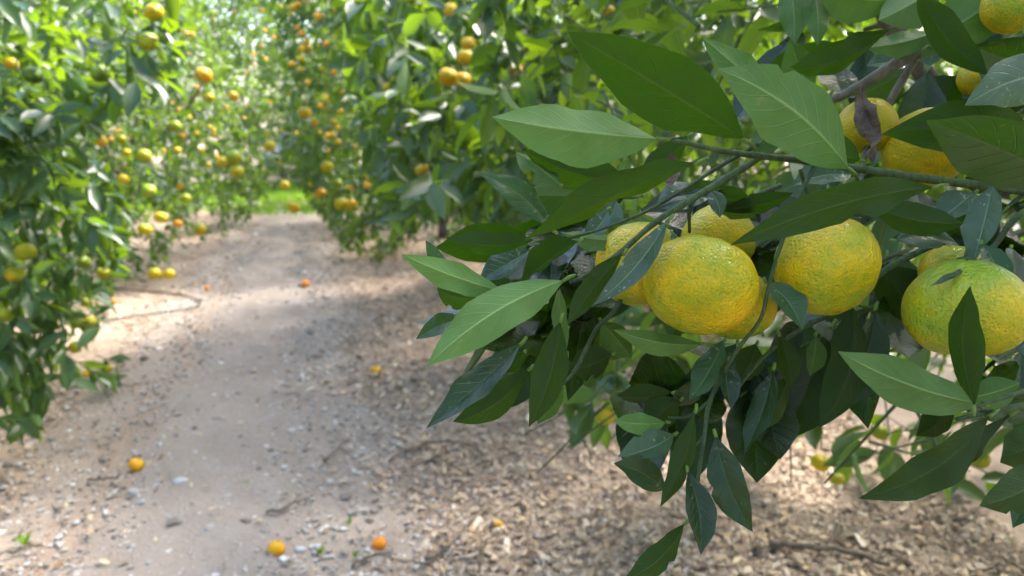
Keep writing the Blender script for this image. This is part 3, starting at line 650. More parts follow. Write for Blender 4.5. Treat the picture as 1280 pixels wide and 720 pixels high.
# ------------------------------------------------------------------ the fruiting branch: leaves seen one by one
# base px,py / tip px,py / width px / depth base, tip / visible face / roll / bend towards viewer / bend sideways / tone / extras
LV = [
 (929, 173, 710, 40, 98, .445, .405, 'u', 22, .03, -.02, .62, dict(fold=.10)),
 (822, 174, 615, 146, 76, .440, .415, 'u', -22, .05, .035, 2.1, dict(fold=.26)),
 (1060, 211, 897, 86, 104, .455, .425, 'u', 14, .05, -.05, 1.35, dict(notch=(1, .66, .32, .03), fold=.10)),
 (985, 132, 877, 46, 44, .475, .455, 'u', 30, .03, .03, 1.15, {}),
 (785, 228, 655, 188, 60, .475, .47, 'u', 10, .04, .05, .6, {}),
 (700, 232, 645, 190, 42, .47, .475, 'u', 30, .05, .0, 1.0, dict(notch=(-1, .5, .6, .1))),
 (868, 204, 652, 304, 46, .450, .425, 'u', 42, .02, -.055, .62, {}),
 (690, 286, 600, 217, 36, .455, .44, 't', 25, .05, -.06, 1.5, {}),
 (668, 300, 557, 297, 32, .465, .455, 'u', 25, .03, .07, .7, {}),
 (632, 366, 502, 318, 40, .458, .43, 'u', 15, .03, .03, 2.2, {}),
 (705, 351, 533, 458, 66, .445, .415, 'u', 6, .05, -.05, 2.1, dict(fold=.18)),
 (662, 312, 598, 352, 40, .475, .47, 't', 20, .03, .03, 1.6, {}),
 (722, 302, 650, 356, 40, .468, .462, 'u', 48, .04, -.12, .5, {}),
 (560, 348, 532, 300, 22, .47, .465, 't', 20, .02, .05, 1.6, {}),
 (596, 372, 546, 360, 40, .47, .466, 'u', 30, .02, .1, .7, {}),
 (584, 397, 520, 424, 26, .462, .45, 't', 20, .03, -.05, 1.3, {}),
 (650, 430, 533, 535, 42, .455, .43, 't', 18, .03, .04, 1.1, {}),
 (660, 462, 566, 527, 44, .458, .44, 'u', 22, .03, .10, .62, {}),
 (700, 402, 661, 534, 52, .448, .43, 'u', 20, .04, .04, .55, {}),
 (702, 470, 672, 530, 34, .465, .46, 'u', 20, .02, .05, .8, {}),
 (655, 440, 632, 466, 24, .462, .46, 'u', 20, .02, 0, .5, {}),
 (834, 276, 741, 382, 34, .440, .425, 't', 12, .03, .06, 3.0, dict(wave=.02)),
 (778, 318, 709, 406, 32, .447, .43, 'u', 30, .03, -.04, .65, {}),
 (878, 430, 767, 412, 33, .48, .455, 'u', 8, .03, .06, 1.5, {}),
 (752, 402, 790, 448, 44, .52, .52, 'u', 0, .03, 0, .9, {}),
 (765, 442, 712, 462, 46, .51, .505, 'u', 25, .04, .05, .6, {}),
 (755, 440, 730, 482, 30, .515, .51, 'u', 20, .04, .05, .8, {}),
 (708, 440, 700, 360, 22, .49, .49, 'u', 20, .04, .05, 1.3, {}),
 (840, 290, 842, 310, 9, .452, .45, 't', 10, .02, .05, 2.5, {}),
 # small and dark leaves round the stems
 (890, 246, 820, 262, 40, .485, .48, 't', 35, .05, -.12, 2.6, {}),
 (905, 235, 838, 268, 30, .495, .49, 'u', 35, .05, -.12, .8, {}),
 (880, 238, 945, 272, 46, .50, .50, 't', 20, .03, .1, .8, {}),
 (900, 262, 992, 241, 26, .495, .48, 'u', 30, .03, -.05, .5, {}),
 (885, 236, 900, 272, 24, .485, .48, 't', 10, .03, .1, 3.2, {}),
 (860, 170, 800, 212, 34, .50, .51, 'u', 20, .04, .1, .75, {}),
 (830, 205, 770, 232, 26, .50, .50, 'u', 10, .03, .1, .7, {}),
 (940, 190, 985, 160, 40, .53, .53, 'u', 10, .03, .1, .9, {}),
 (760, 262, 730, 300, 30, .51, .51, 't', 10, .03, .1, 3.4, {}),
 (770, 250, 752, 285, 34, .53, .53, 't', 10, .03, .1, 3.4, {}),
 (782, 300, 700, 290, 26, .50, .49, 'u', 40, .03, .1, .9, {}),
 # the long leaf over the lone fruit and its neighbours
 (1166, 234, 912, 307, 54, .462, .412, 'u', 22, .02, -.045, .75, dict(notch=(-1, .40, .35, .03), fold=.12)),
 (1090, 258, 1205, 279, 46, .478, .47, 'u', 10, .03, -.06, .72, {}),
 (1240, 232, 1216, 330, 46, .475, .46, 't', 18, .03, .03, 3.3, dict(wave=.025)),
 (1218, 240, 1170, 278, 44, .49, .49, 't', 20, .03, .03, 3.0, {}),
 (1120, 300, 1197, 305, 44, .495, .49, 't', 30, .05, .10, 1.2, {}),
 (1065, 218, 990, 232, 40, .50, .49, 't', 20, .03, -.05, 2.8, {}),
 (1075, 200, 1010, 190, 50, .52, .52, 'u', 20, .03, -.05, .8, {}),
 (958, 352, 1003, 413, 40, .462, .45, 't', 20, .04, .08, 1.6, {}),
 (1205, 335, 1162, 358, 10, .432, .42, 't', 20, .03, .05, 1.2, {}),
 (1228, 305, 1249, 366, 34, .455, .43, 't', 15, .04, .05, 1.7, {}),
 (1265, 310, 1262, 356, 36, .48, .46, 't', 35, .04, .05, .9, {}),
 (1270, 355, 1266, 378, 8, .44, .43, 't', 10, .02, .05, 1.0, {}),
 # right hand middle
 (1218, 507, 1213, 357, 46, .402, .388, 'u', 20, .03, .06, .5, {}),
 (1228, 505, 1047, 439, 64, .425, .405, 'u', 14, .03, .05, 1.25, dict(fold=.16)),
 (1205, 498, 1275, 478, 44, .43, .42, 'u', 8, .03, -.05, 1.3, {}),
 (1064, 378, 1023, 535, 60, .485, .455, 'u', 22, .03, .10, .50, {}),
 (1094, 388, 1047, 515, 52, .505, .49, 't', 20, .03, .05, .6, {}),
 (1098, 330, 1150, 412, 70, .54, .53, 'u', 20, .03, .05, .35, {}),
 (1120, 360, 1100, 420, 50, .55, .55, 't', 20, .03, .05, .5, {}),
 (1236, 520, 1073, 623, 54, .425, .395, 'u', 18, .03, .07, .50, dict(fold=.1)),
 (1262, 518, 1138, 606, 24, .435, .41, 'u', 40, .03, .06, .38, {}),
 (1192, 500, 1145, 545, 40, .45, .45, 'u', 20, .03, .08, .32, {}),
 (1320, 575, 1224, 632, 54, .43, .40, 'u', 14, .03, .06, .75, {}),
 (1330, 560, 1250, 578, 62, .45, .44, 'u', 14, .03, -.10, .6, {}),
 (1345, 590, 1266, 660, 50, .47, .47, 't', 14, .03, -.10, 1.6, {}),
 (1310, 440, 1258, 408, 44, .50, .50, 't', 14, .03, .05, 1.6, {}),
 (1345, 300, 1276, 262, 50, .49, .48, 'u', 14, .03, .05, .9, {}),
 # top right
 (1112, 36, 988, 83, 46, .53, .50, 'u', 26, .03, .09, .55, {}),
 (985, -40, 994, 56, 46, .55, .53, 'u', 10, .03, .03, .8, {}),
 (1012, -30, 1022, 58, 32, .54, .52, 'u', 20, .03, .03, .9, {}),
 (1120, 2, 1018, -14, 66, .53, .52, 'u', 5, .02, .03, 1.05, {}),
 (1180, -22, 1098, 26, 62, .52, .51, 'u', 5, .02, .03, 1.15, {}),
 (1146, -12, 1236, 94, 46, .49, .475, 'u', 20, .03, -.05, .5, {}),
 (1016, 122, 988, 48, 42, .56, .55, 'u', 10, .03, .03, 1.1, {}),
 (1310, 205, 1101, 168, 76, .50, .455, 'u', 16, .02, -.09, .72, {}),
 (1330, 226, 1157, 150, 98, .455, .425, 't', 14, .03, -.03, .7, dict(fold=.06)),
 (1350, 96, 1206, 132, 70, .47, .45, 't', 6, .04, -.08, 3.6, dict(fold=.06)),
 (1160, 58, 1262, -6, 74, .53, .51, 'u', 8, .02, .03, 1.2, {}),
 (1330, 90, 1215, 56, 90, .53, .52, 't', 8, .02, .03, .8, {}),
 (1170, 40, 1080, 60, 34, .545, .54, 'u', 20, .03, .05, 1.6, {}),
 (1140, 70, 1083, 82, 36, .575, .57, 't', 20, .03, .05, 3.0, {}),
 (1140, 82, 1068, 120, 42, .58, .58, 'u', 5, .03, .05, .9, {}),
 (1150, 75, 1182, 66, 30, .54, .53, 't', 5, .03, .05, 3.6, {}),
 (1160, 90, 1130, 190, 60, .60, .60, 't', 15, .03, .05, .5, {}),
 (1200, 95, 1150, 150, 70, .61, .61, 'u', 15, .03, .05, .4, {}),
 # hanging cluster at the lower middle
 (832, 528, 766, 526, 32, .48, .462, 'u', 12, .04, .05, 1.8, {}),
 (842, 543, 772, 571, 40, .475, .46, 't', 12, .03, .08, 2.6, {}),
 (820, 552, 800, 570, 14, .47, .465, 't', 12, .03, .05, 4.0, {}),
 (832, 612, 767, 579, 42, .465, .45, 't', 8, .03, -.05, 1.0, {}),
 (868, 515, 825, 634, 30, .462, .445, 'u', 25, .03, .05, .6, {}),
 (860, 590, 876, 694, 42, .452, .435, 't', 8, .03, .05, .9, {}),
 (895, 546, 941, 665, 54, .455, .435, 't', 8, .03, -.05, .85, dict(notch=(-1, .45, .28, .05))),
 (855, 655, 778, 726, 36, .455, .435, 'u', 20, .03, .09, .6, {}),
 (912, 450, 914, 512, 32, .478, .465, 't', 15, .03, -.1, 1.0, dict(notch=(-1, .6, .3, .04))),
 (966, 462, 930, 568, 36, .485, .465, 't', 15, .03, .06, 1.1, {}),
 (985, 470, 945, 540, 34, .50, .49, 'u', 25, .03, .06, .5, {}),
 (905, 425, 862, 500, 36, .492, .485, 't', 30, .03, .06, 2.0, dict(wave=.03)),
 (920, 430, 895, 490, 40, .51, .51, 't', 30, .03, .06, 1.4, {}),
 (945, 430, 922, 478, 44, .51, .51, 'u', 20, .03, .06, .7, {}),
 (975, 420, 988, 485, 30, .495, .49, 'u', 20, .03, .06, .5, {}),
 (850, 500, 812, 540, 46, .49, .485, 'u', 20, .03, -.12, .5, {}),
 (840, 490, 770, 494, 26, .49, .48, 'u', 30, .03, .05, .45, {}),
 (880, 470, 835, 505, 30, .495, .49, 't', 30, .03, .05, .8, {}),
 (1020, 420, 1012, 470, 30, .53, .53, 'u', 20, .03, .06, 1.2, {}),
 (1000, 400, 960, 440, 40, .53, .53, 't', 20, .03, .06, .6, {}),
]
def place_leaf(i, spec):
    bx, by, tx, ty, wpx, db, dt, face, roll, bn, bs, tone, ex = spec
    B, T = at(bx, by, db), at(tx, ty, dt); ax = T-B; L = np.linalg.norm(ax); ax = ax/L
    mid = (B+T)/2; view = unit(EYE-mid); n0 = unit(view - ax*(view @ ax)); s0 = np.cross(ax, n0)
    sg = 1 if (i % 2) else -1
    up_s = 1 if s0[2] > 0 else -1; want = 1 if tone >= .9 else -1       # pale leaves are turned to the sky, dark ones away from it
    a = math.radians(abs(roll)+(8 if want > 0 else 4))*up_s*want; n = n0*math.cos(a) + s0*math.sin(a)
    W = wpx*(db+dt)/2/F/max(.5, math.cos(a))*.88
    up = n if face == 't' else -n
    # sideways bend is given in the picture: local +y = up x ax
    yv = np.cross(up, ax); imgS = np.array([(ty-by), -(tx-bx)], float); imgS /= np.linalg.norm(imgS)
    S3 = imgS[0]*RIGHT - imgS[1]*UP; bsl = bs*(1 if yv @ S3 > 0 else -1)
    bnl = bn*(1 if face == 't' else -1)*-1
    V, q, uv = blade(L, W, bn=bnl, bs=bsl, seed=i, wave=ex.get('wave', .02), fold=ex.get('fold', .24)*2.0+.10*math.sin(i*1.7), notch=ex.get('notch', (1 if i % 2 else -1, .3+.05*(i % 9), .22+.03*(i % 5), .022+.008*(i % 4)) if i % 6 == 2 else None), cup=.16+.14*math.sin(i*2.9), twist=.28*math.sin(i*4.1))
    p = np.array([[0.01*L, 0, -.001], [-.04*L, 0, -.001+.004*L], [-.085*L, .008*L*sg, .0]]); pr = [.0011, .0012, .0010]
    me = leaf_mesh('leaf', V, q, uv, (p, pr))
    return obj('leaf', me, FT, frame_matrix(B-FB, ax, up), color=(min(tone if face == 't' or tone < 1.2 else 1.2+(tone-1.2)*.5, 2.4)*(.5 if face == 'u' and tone < .8 else .7 if face == 't' and tone < 1.2 else 1), .62 if tone > 2.4 else .86 if face == 'u' and tone > .9 else .95, 1, 1))  # shaded leaves painted darker, lit ones paler, sheen as pale greyed colour
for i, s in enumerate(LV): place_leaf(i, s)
# inner leaves of the same branch, behind the traced ones, on short shoots
INNER = []
for i in range(6):
    V, q, uv = blade(.075, .030+.002*i, fold=.2, bn=.06-.02*(i % 3), bs=.02*((i % 3)-1), seed=900+i, wave=.014)
    INNER.append(leaf_mesh('leaf', V, q, uv, (np.array([[0.001, 0, -.001], [-.006, 0, -.001], [-.012, .001, 0]]), [.0011, .0012, .0010])))
g2 = np.random.default_rng(77); count = 0
SHOOT = [(760, 250, .60), (830, 330, .62), (860, 240, .62), (930, 250, .62), (960, 300, .60), (1000, 260, .62), (1090, 330, .66), (1130, 380, .62), (1110, 250, .64), (1200, 280, .60), (1250, 300, .60),
         (1265, 250, .58), (1180, 120, .68), (1240, 60, .64), (1120, 120, .70), (1060, 60, .68), (1000, 30, .72), (1270, 140, .6), (900, 460, .60), (950, 470, .60), (860, 470, .60), (990, 440, .60), (1240, 450, .56), (1090, 440, .62),
         (700, 330, .58), (660, 290, .56), (690, 400, .58), (750, 350, .58), (640, 350, .54), (1050, 400, .60), (800, 470, .62)]
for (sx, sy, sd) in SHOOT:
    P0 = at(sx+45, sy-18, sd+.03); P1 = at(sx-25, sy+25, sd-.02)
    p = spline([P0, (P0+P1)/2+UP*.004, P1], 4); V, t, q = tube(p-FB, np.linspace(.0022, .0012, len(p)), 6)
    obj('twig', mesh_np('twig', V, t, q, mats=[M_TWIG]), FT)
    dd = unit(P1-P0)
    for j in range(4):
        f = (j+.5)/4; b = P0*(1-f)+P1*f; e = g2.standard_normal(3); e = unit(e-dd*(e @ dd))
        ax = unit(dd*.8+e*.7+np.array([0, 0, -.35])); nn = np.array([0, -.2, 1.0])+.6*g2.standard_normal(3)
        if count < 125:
            obj('leaf', INNER[int(g2.integers(6))], FT, frame_matrix(b-FB, ax, nn, .7+.6*g2.random()), color=(.2+.45*g2.random(), 1, 1, 1)); count += 1  # dark tone paints the shade of the gaps into these leaves
# shrivelled brown leaf over the shaded fruit
V, q, uv = blade(.058, .015, fold=.9, bn=.12, wave=.10, seed=5, twist=2.4)
obj('dry_leaf', mesh_np('dry_leaf', V, quads=q, uv=uv, mats=[M_DRY]), FT, frame_matrix(at(1078, 104, .53)-FB, at(1092, 214, .525)-at(1078, 104, .53), np.array([.4, -1, .2])), label='shrivelled brown leaf curled over a fruit')
V, q, uv = blade(.022, .012, fold=.5, bn=.2, wave=.09, seed=8, twist=1.0)
obj('dry_leaf', mesh_np('dry_leaf', V, quads=q, uv=uv, mats=[M_DRY]), FT, frame_matrix(at(840, 190, .47)-FB, at(838, 215, .47)-at(840, 190, .47), np.array([.4, -1, .2])))

# ------------------------------------------------------------------ fruit
def fruit_mesh(seed, nu, nv, squash, neck=.0):
    g = np.random.default_rng(seed); ph = g.random(6)*6.28
    th = np.arange(nu)*2*math.pi/nu; V = []
    for i in range(1, nv):
        p = math.pi*i/nv; c = math.cos(p); s = math.sin(p)
        r = 1 - .10*max(0, c)**10 - .13*max(0, -c)**8 + .012*np.sin(10*th+ph[0])*s*abs(c)**.5 + .014*np.sin(3*th+ph[1])*s + .012*np.sin(2*th+ph[2]+3*p)
        z = c*squash*r + neck*max(0, c)**6
        V.append(np.stack([r*s*np.cos(th), r*s*np.sin(th), z*np.ones(nu)], -1))
    V = np.vstack(V+[np.array([[0, 0, squash*.90+neck]]), np.array([[0, 0, -squash*.87]])])*.034
    q = [(i*nu+j, (i+1)*nu+j, (i+1)*nu+(j+1) % nu, i*nu+(j+1) % nu) for i in range(nv-2) for j in range(nu)]
    n = len(V); t = [(n-2, j, (j+1) % nu) for j in range(nu)] + [(n-1, (nv-2)*nu+(j+1) % nu, (nv-2)*nu+j) for j in range(nu)]
    return mesh_np('mandarin', V, t, q, mats=[M_FRUIT])
def calyx_mesh(squash, neck=0.0):
    z = (squash*.90+neck)*.034; a = np.arange(10)*math.pi/5; r = np.where(np.arange(10) % 2, .0026, .0052)
    V = [np.array([[0, 0, z+.0018]]), np.stack([r*np.cos(a), r*np.sin(a), np.full(10, z+.0008)], -1), np.stack([r*np.cos(a), r*np.sin(a), np.full(10, z-.0015)], -1)]
    V = np.vstack(V); t = [(0, 1+j, 1+(j+1) % 10) for j in range(10)]; q = [(1+j, 11+j, 11+(j+1) % 10, 1+(j+1) % 10) for j in range(10)]
    tv, tt, tq = tube(np.array([[0, 0, z], [.0005, 0, z+.003], [.001, .0005, z+.006]]), [.0016, .0013, .0012], 6)
    VV, T, Qd = join([(V, np.array(t), np.array(q)), (tv, tt, tq)])
    return mesh_np('calyx', VV, T, Qd, mats=[M_TWIG])
def rotm(rx, ry, rz): return (Matrix.Rotation(rz, 4, 'Z') @ Matrix.Rotation(ry, 4, 'Y') @ Matrix.Rotation(rx, 4, 'X'))
g3 = np.random.default_rng(21)
for i, (px, py, r, d, ripe, lab, sq) in enumerate(FG_FRUIT):
    neck = .16 if i == 5 else .02
    me = fruit_mesh(300+i, 64, 40, sq, neck); s = r*d/F/.034
    o = obj('mandarin', me, None, None, lab, 'mandarin', 'mandarins on the fruiting branch', color=(ripe, 1, 1, 1))
    o.matrix_world = Matrix.Translation(Vector(at(px, py, d))) @ rotm(-.75+.15*g3.standard_normal() if i != 5 else -.1, .25*g3.standard_normal() if i != 5 else -.05, 0) @ rotm(0, 0, g3.random()*6) @ Matrix.Scale(s, 4)
    obj('calyx', calyx_mesh(sq, neck), o)
FM = [fruit_mesh(400+i, 20, 12, .86+.05*i) for i in range(3)]; CM = [calyx_mesh(.86+.05*i) for i in range(3)]
for i, (px, py, r, d, ripe, lab) in enumerate(MID_FRUIT):
    s = r*d/F/.034
    o = obj('mandarin', FM[i % 3], None, None, lab, 'mandarin', 'mandarins hanging in the orchard trees', color=(ripe, 1, 1, 1))
    o.matrix_world = Matrix.Translation(Vector(at(px, py, d))) @ rotm(.3*g3.standard_normal(), .3*g3.standard_normal(), g3.random()*6) @ Matrix.Scale(s, 4)
    obj('calyx', CM[i % 3], o)
# scattered fruit on the crowns further off
def sprinkle(c, R, H, zb, n, seed, ripe, lab, lim, grp):
    g = np.random.default_rng(seed); P, d = shoots_on_crown(c, R*1.0, H, zb, n*30, seed+5); k = 0
    for p in P:
        if k >= n: break
        px, py, dp = proj(p[None]); px, py, dp = px[0], py[0], dp[0]
        if not (lim[0] < px < lim[1] and lim[2] < py < lim[3]): continue
        rv = np.array([c[0], c[1], p[2]])-EYE
        if (p-np.array([c[0], c[1], p[2]])) @ rv > -.25*R*np.linalg.norm(rv): continue
        q = p + unit(EYE-p)*.24
        rp = float(np.clip(ripe+.12*g.standard_normal(), .3, .95)); s = (.80+.3*g.random())*(1.15 if dp > 12 else 1)
        hue = 'golden yellow' if rp < .62 else 'light orange' if rp < .70 else 'orange' if rp < .79 else 'deep orange'
        lev = 'at the top' if py < 60 else 'high up' if py < 120 else 'at mid height' if py < 175 else 'low down'
        third = (px-lim[0])/(lim[1]-lim[0]); side = 'left' if third < .36 else 'central' if third < .64 else 'right'
        o = obj('mandarin', FM[k % 3], None, None, f'{hue} mandarin {lev}, {side} in {lab}', 'mandarin', grp, color=(rp, 1, 1, 1))
        o.matrix_world = Matrix.Translation(Vector(q)) @ rotm(.4*g.standard_normal(), .4*g.standard_normal(), g.random()*6) @ Matrix.Scale(s, 4); k += 1
sprinkle((-5.0, 16.7), 2.4, 4.5, .3, 66, 1, .76, 'the far tree behind the grassy gap', (235, 420, 0, 215), 'ripe fruit of the tree behind the gap')
sprinkle((-2.8, 18.6), 2.4, 4.5, .3, 30, 2, .72, 'the far tree right of the grassy gap', (340, 470, 0, 240), 'ripe fruit of the far right tree')
sprinkle((-5.25, 10.4), 1.75, 3.2, .2, 50, 3, .70, 'the third left tree', (120, 330, 0, 240), 'fruit of the third left tree')
sprinkle((-4.35, 6.8), 1.65, 3.1, .12, 8, 4, .56, 'the second left tree', (60, 240, 90, 330), 'fruit of the second left tree')
sprinkle((-.85, 9.3), 1.85, 4.5, .35, 52, 5, .70, 'the third right tree', (360, 470, 0, 240), 'fruit of the third right tree')
sprinkle((.78, 5.6), 1.75, 4.2, .40, 12, 6, .66, 'the tree just past the branch', (430, 640, 0, 230), 'fruit of the second right tree')
# windfalls
for i, (px, py, r, ripe, lab) in enumerate([(171, 579, 9.5, .66, 'fallen orange mandarin alone on the grey dirt toward the left frame side'), (346, 683, 10.5, .62, 'fallen golden mandarin at the lower frame edge, biggest on the path'),
        (474, 678, 9, .86, 'fallen deep orange mandarin near the small weeds by the wood litter'), (470, 462, 7, .62, 'fallen mandarin in the middle of the path below the pale leaves'), (382, 354, 5, .84, 'small fallen orange mandarin far along the path'),
        (142, 376, 4, .86, 'fallen orange mandarin inside the hose loop'), (259, 359, 3.5, .86, 'tiny fallen orange mandarin at mid path beyond the hose'), (622, 653, 6, .56, 'pale shrunken windfall mandarin among the wood chips')]):
    p = on_ground(px, py+r*.9); d = (p-EYE) @ FWD; s = r*d/F/.034
    o = obj('mandarin', FM[i % 3], None, None, lab, 'mandarin', 'windfall mandarins on the path', color=(ripe+.13, 1, 1, 1))
    zz = float(height(p[0], p[1]))+.034*s*.84-.002
    o.matrix_world = Matrix.Translation(Vector((p[0], p[1], zz))) @ rotm(.5*g3.standard_normal(), .5*g3.standard_normal(), g3.random()*6) @ Matrix.Scale(s, 4)
    obj('calyx', CM[i % 3], o)

# ------------------------------------------------------------------ litter, stones, sticks
def scatter(n, sampler, size, flat, elong, seed, thick=.25):
    """irregular six-sided chips: tapered, bent boxes"""
    g = np.random.default_rng(seed); xy = sampler(g, n); n = len(xy)
    L = size*np.exp(.45*g.standard_normal(n)); Wd = L*(elong*(.6+.8*g.random(n))); T = np.minimum(L, Wd)*thick*(.6+.8*g.random(n))
    az = g.random(n)*6.28; tl = flat*g.standard_normal((n, 2))
    cu = np.array([[-.5, -.5, -.5], [.5, -.5, -.5], [.5, .5, -.5], [-.5, .5, -.5], [-.5, -.5, .5], [.5, -.5, .5], [.5, .5, .5], [-.5, .5, .5]])
    P = cu[None]*(1+.45*(g.random((n, 8, 3))-.5)); P[:, [1, 5], 1] *= .6; P[:, [2, 6], 1] *= .7
    P = P*np.stack([L, Wd, T], -1)[:, None]
    z = P[..., 2] + P[..., 0]*tl[:, :1] + P[..., 1]*tl[:, 1:]
    ca, sa = np.cos(az)[:, None], np.sin(az)[:, None]
    x = P[..., 0]*ca-P[..., 1]*sa; y = P[..., 0]*sa+P[..., 1]*ca
    z0 = height(xy[:, 0], xy[:, 1]) + T*.4 + .014*g.random(n)*(1 if flat > .2 else .2) + .004
    V = np.stack([x+xy[:, :1], y+xy[:, 1:2], z+z0[:, None]], -1).reshape(-1, 3)
    fq = np.array([[0, 3, 2, 1], [4, 5, 6, 7], [0, 1, 5, 4], [1, 2, 6, 5], [2, 3, 7, 6], [3, 0, 4, 7]])
    return V, (fq[None]+(np.arange(n)*8)[:, None, None]).reshape(-1, 4)
def samp_right(g, n):
    y = 1.3 + (g.random(n*3)**1.7)*8.5; x = -1.6 + g.random(n*3)*5.2
    r = path_edges(y)[1]; k = (x > r-.45*g.random(n*3)**2) & (x < r+1.2+.28*y)
    return np.stack([x[k], y[k]], -1)[:n]
def samp_left(g, n):
    y = 2.2 + (g.random(n*3)**1.5)*8; x = -5.5 + g.random(n*3)*5
    k = (x < path_edges(y)[0]+.25*g.random(n*3)); return np.stack([x[k], y[k]], -1)[:n]
def samp_path(g, n):
    y = 1.4 + (g.random(n)**1.8)*9; l, r = path_edges(y); return np.stack([l+(r-l)*g.random(n), y], -1)
V, Q = scatter(80000, samp_right, .0138, .34, .45, 1); obj('wood_chip_litter', mesh_np('wood_chip_litter', V, quads=Q, smooth=False, mats=[M_CHIP]), kind='stuff', label='pale brown wood chips and leaf litter under the right trees', cat='litter')
V, Q = scatter(11000, samp_left, .018, .3, .42, 2); obj('leaf_litter', mesh_np('leaf_litter', V, quads=Q, smooth=False, mats=[M_CHIP]), kind='stuff', label='dull leaf litter under the left trees', cat='litter')
V, Q = scatter(14000, samp_path, .010, .15, .7, 3, .5); obj('gravel', mesh_np('gravel', V, quads=Q, smooth=False, mats=[M_PEB]), kind='stuff', label='small grit and crumbs on the dirt path', cat='gravel')
V, Q = scatter(4500, samp_path, .012, .15, .45, 4, .2); obj('path_debris', mesh_np('path_debris', V, quads=Q, smooth=False, mats=[M_CHIP]), kind='stuff', label='scattered bark flakes on the dirt path', cat='litter')
# dead leaves as curled blades among the chips
def leaf_scatter(n, sampler, seed, mat, name, lab):
    g = np.random.default_rng(seed); xy = sampler(g, n); n = len(xy); az = g.random(n)*6.28
    A = np.stack([np.cos(az), np.sin(az), .25*g.standard_normal(n)], -1); A = unit(A)
    N = np.array([0, 0, 1.0])*np.where(g.random(n) < .5, 1, -1)[:, None]+.35*g.standard_normal((n, 3)); N = unit(N-A*np.sum(N*A, 1, keepdims=True))
    L = .022+.024*g.random(n); B = np.stack([xy[:, 0], xy[:, 1], height(xy[:, 0], xy[:, 1])+.018+.012*g.random(n)], -1)
    obj(name, crown_mesh(name, B, A, N, L, L*.45, mat), kind='stuff', label=lab, cat='leaves')
leaf_scatter(3600, samp_right, 31, M_DEAD, 'fallen_leaves', 'dry tan leaves strewn over the wood chips')
leaf_scatter(350, samp_path, 32, M_DEAD, 'fallen_leaves', 'dry tan leaves strewn along the trodden dirt')
# single stones
def stone_mesh(seed):
    g = np.random.default_rng(seed); nu, nv = 8, 6; V = []
    for i in range(1, nv):
        p = math.pi*i/nv; r = 1+.25*(g.random(nu)-.5)
        a = np.arange(nu)*2*math.pi/nu; V.append(np.stack([r*math.sin(p)*np.cos(a), .7*r*math.sin(p)*np.sin(a), np.full(nu, .45*math.cos(p))], -1))
    V = np.vstack(V+[[[0, 0, .42]], [[0, 0, -.42]]])
    q = [(i*nu+j, (i+1)*nu+j, (i+1)*nu+(j+1) % nu, i*nu+(j+1) % nu) for i in range(nv-2) for j in range(nu)]; n = len(V)
    t = [(n-2, j, (j+1) % nu) for j in range(nu)]+[(n-1, (nv-2)*nu+(j+1) % nu, (nv-2)*nu+j) for j in range(nu)]
    return mesh_np('stone', V, t, q, mats=[M_WHITE])
SM = [stone_mesh(i) for i in range(4)]
for i, (px, py, r, lab) in enumerate([(166, 617, 10, 'white flat stone below the lone fallen fruit'), (226, 604, 13, 'long pale stone right of the lone fallen fruit'), (283, 613, 7, 'small pale stone beyond the long one'), (96, 656, 7, 'round white stone toward the lower left corner'),
        (84, 650, 4, 'tiny white stone touching the round one'), (262, 663, 11, 'cream flat stone at the bottom of the path'), (166, 686, 6, 'small cream stone with dark rim near the bottom edge'), (24, 583, 7, 'grey white stone by the frame edge'),
        (103, 551, 5, 'pale chip of stone near the left skirt leaves'), (212, 650, 5, 'bluish pale stone in mid path'), (376, 690, 10, 'pale flake beside the biggest fallen fruit'), (396, 686, 8, 'pale flake leaning right of the biggest fallen fruit'), (706, 594, 6, 'bluish white pebble in the wood chips'),
        (4, 612, 8, 'pale stone cut by the frame edge'), (60, 602, 5, 'small white stone by the left frame edge'), (200, 558, 6, 'bluish stone just above the lone fallen fruit')]):
    p = on_ground(px, py); d = (p-EYE) @ FWD; s = r*d/F*.8
    obj('stone', SM[i % 4], None, Matrix.Translation(Vector((p[0], p[1], p[2]+.010-s*.05))) @ Matrix.Rotation(i*.3, 4, 'Z') @ Matrix.Scale(s, 4), lab, 'stone', 'pale stones on the path')
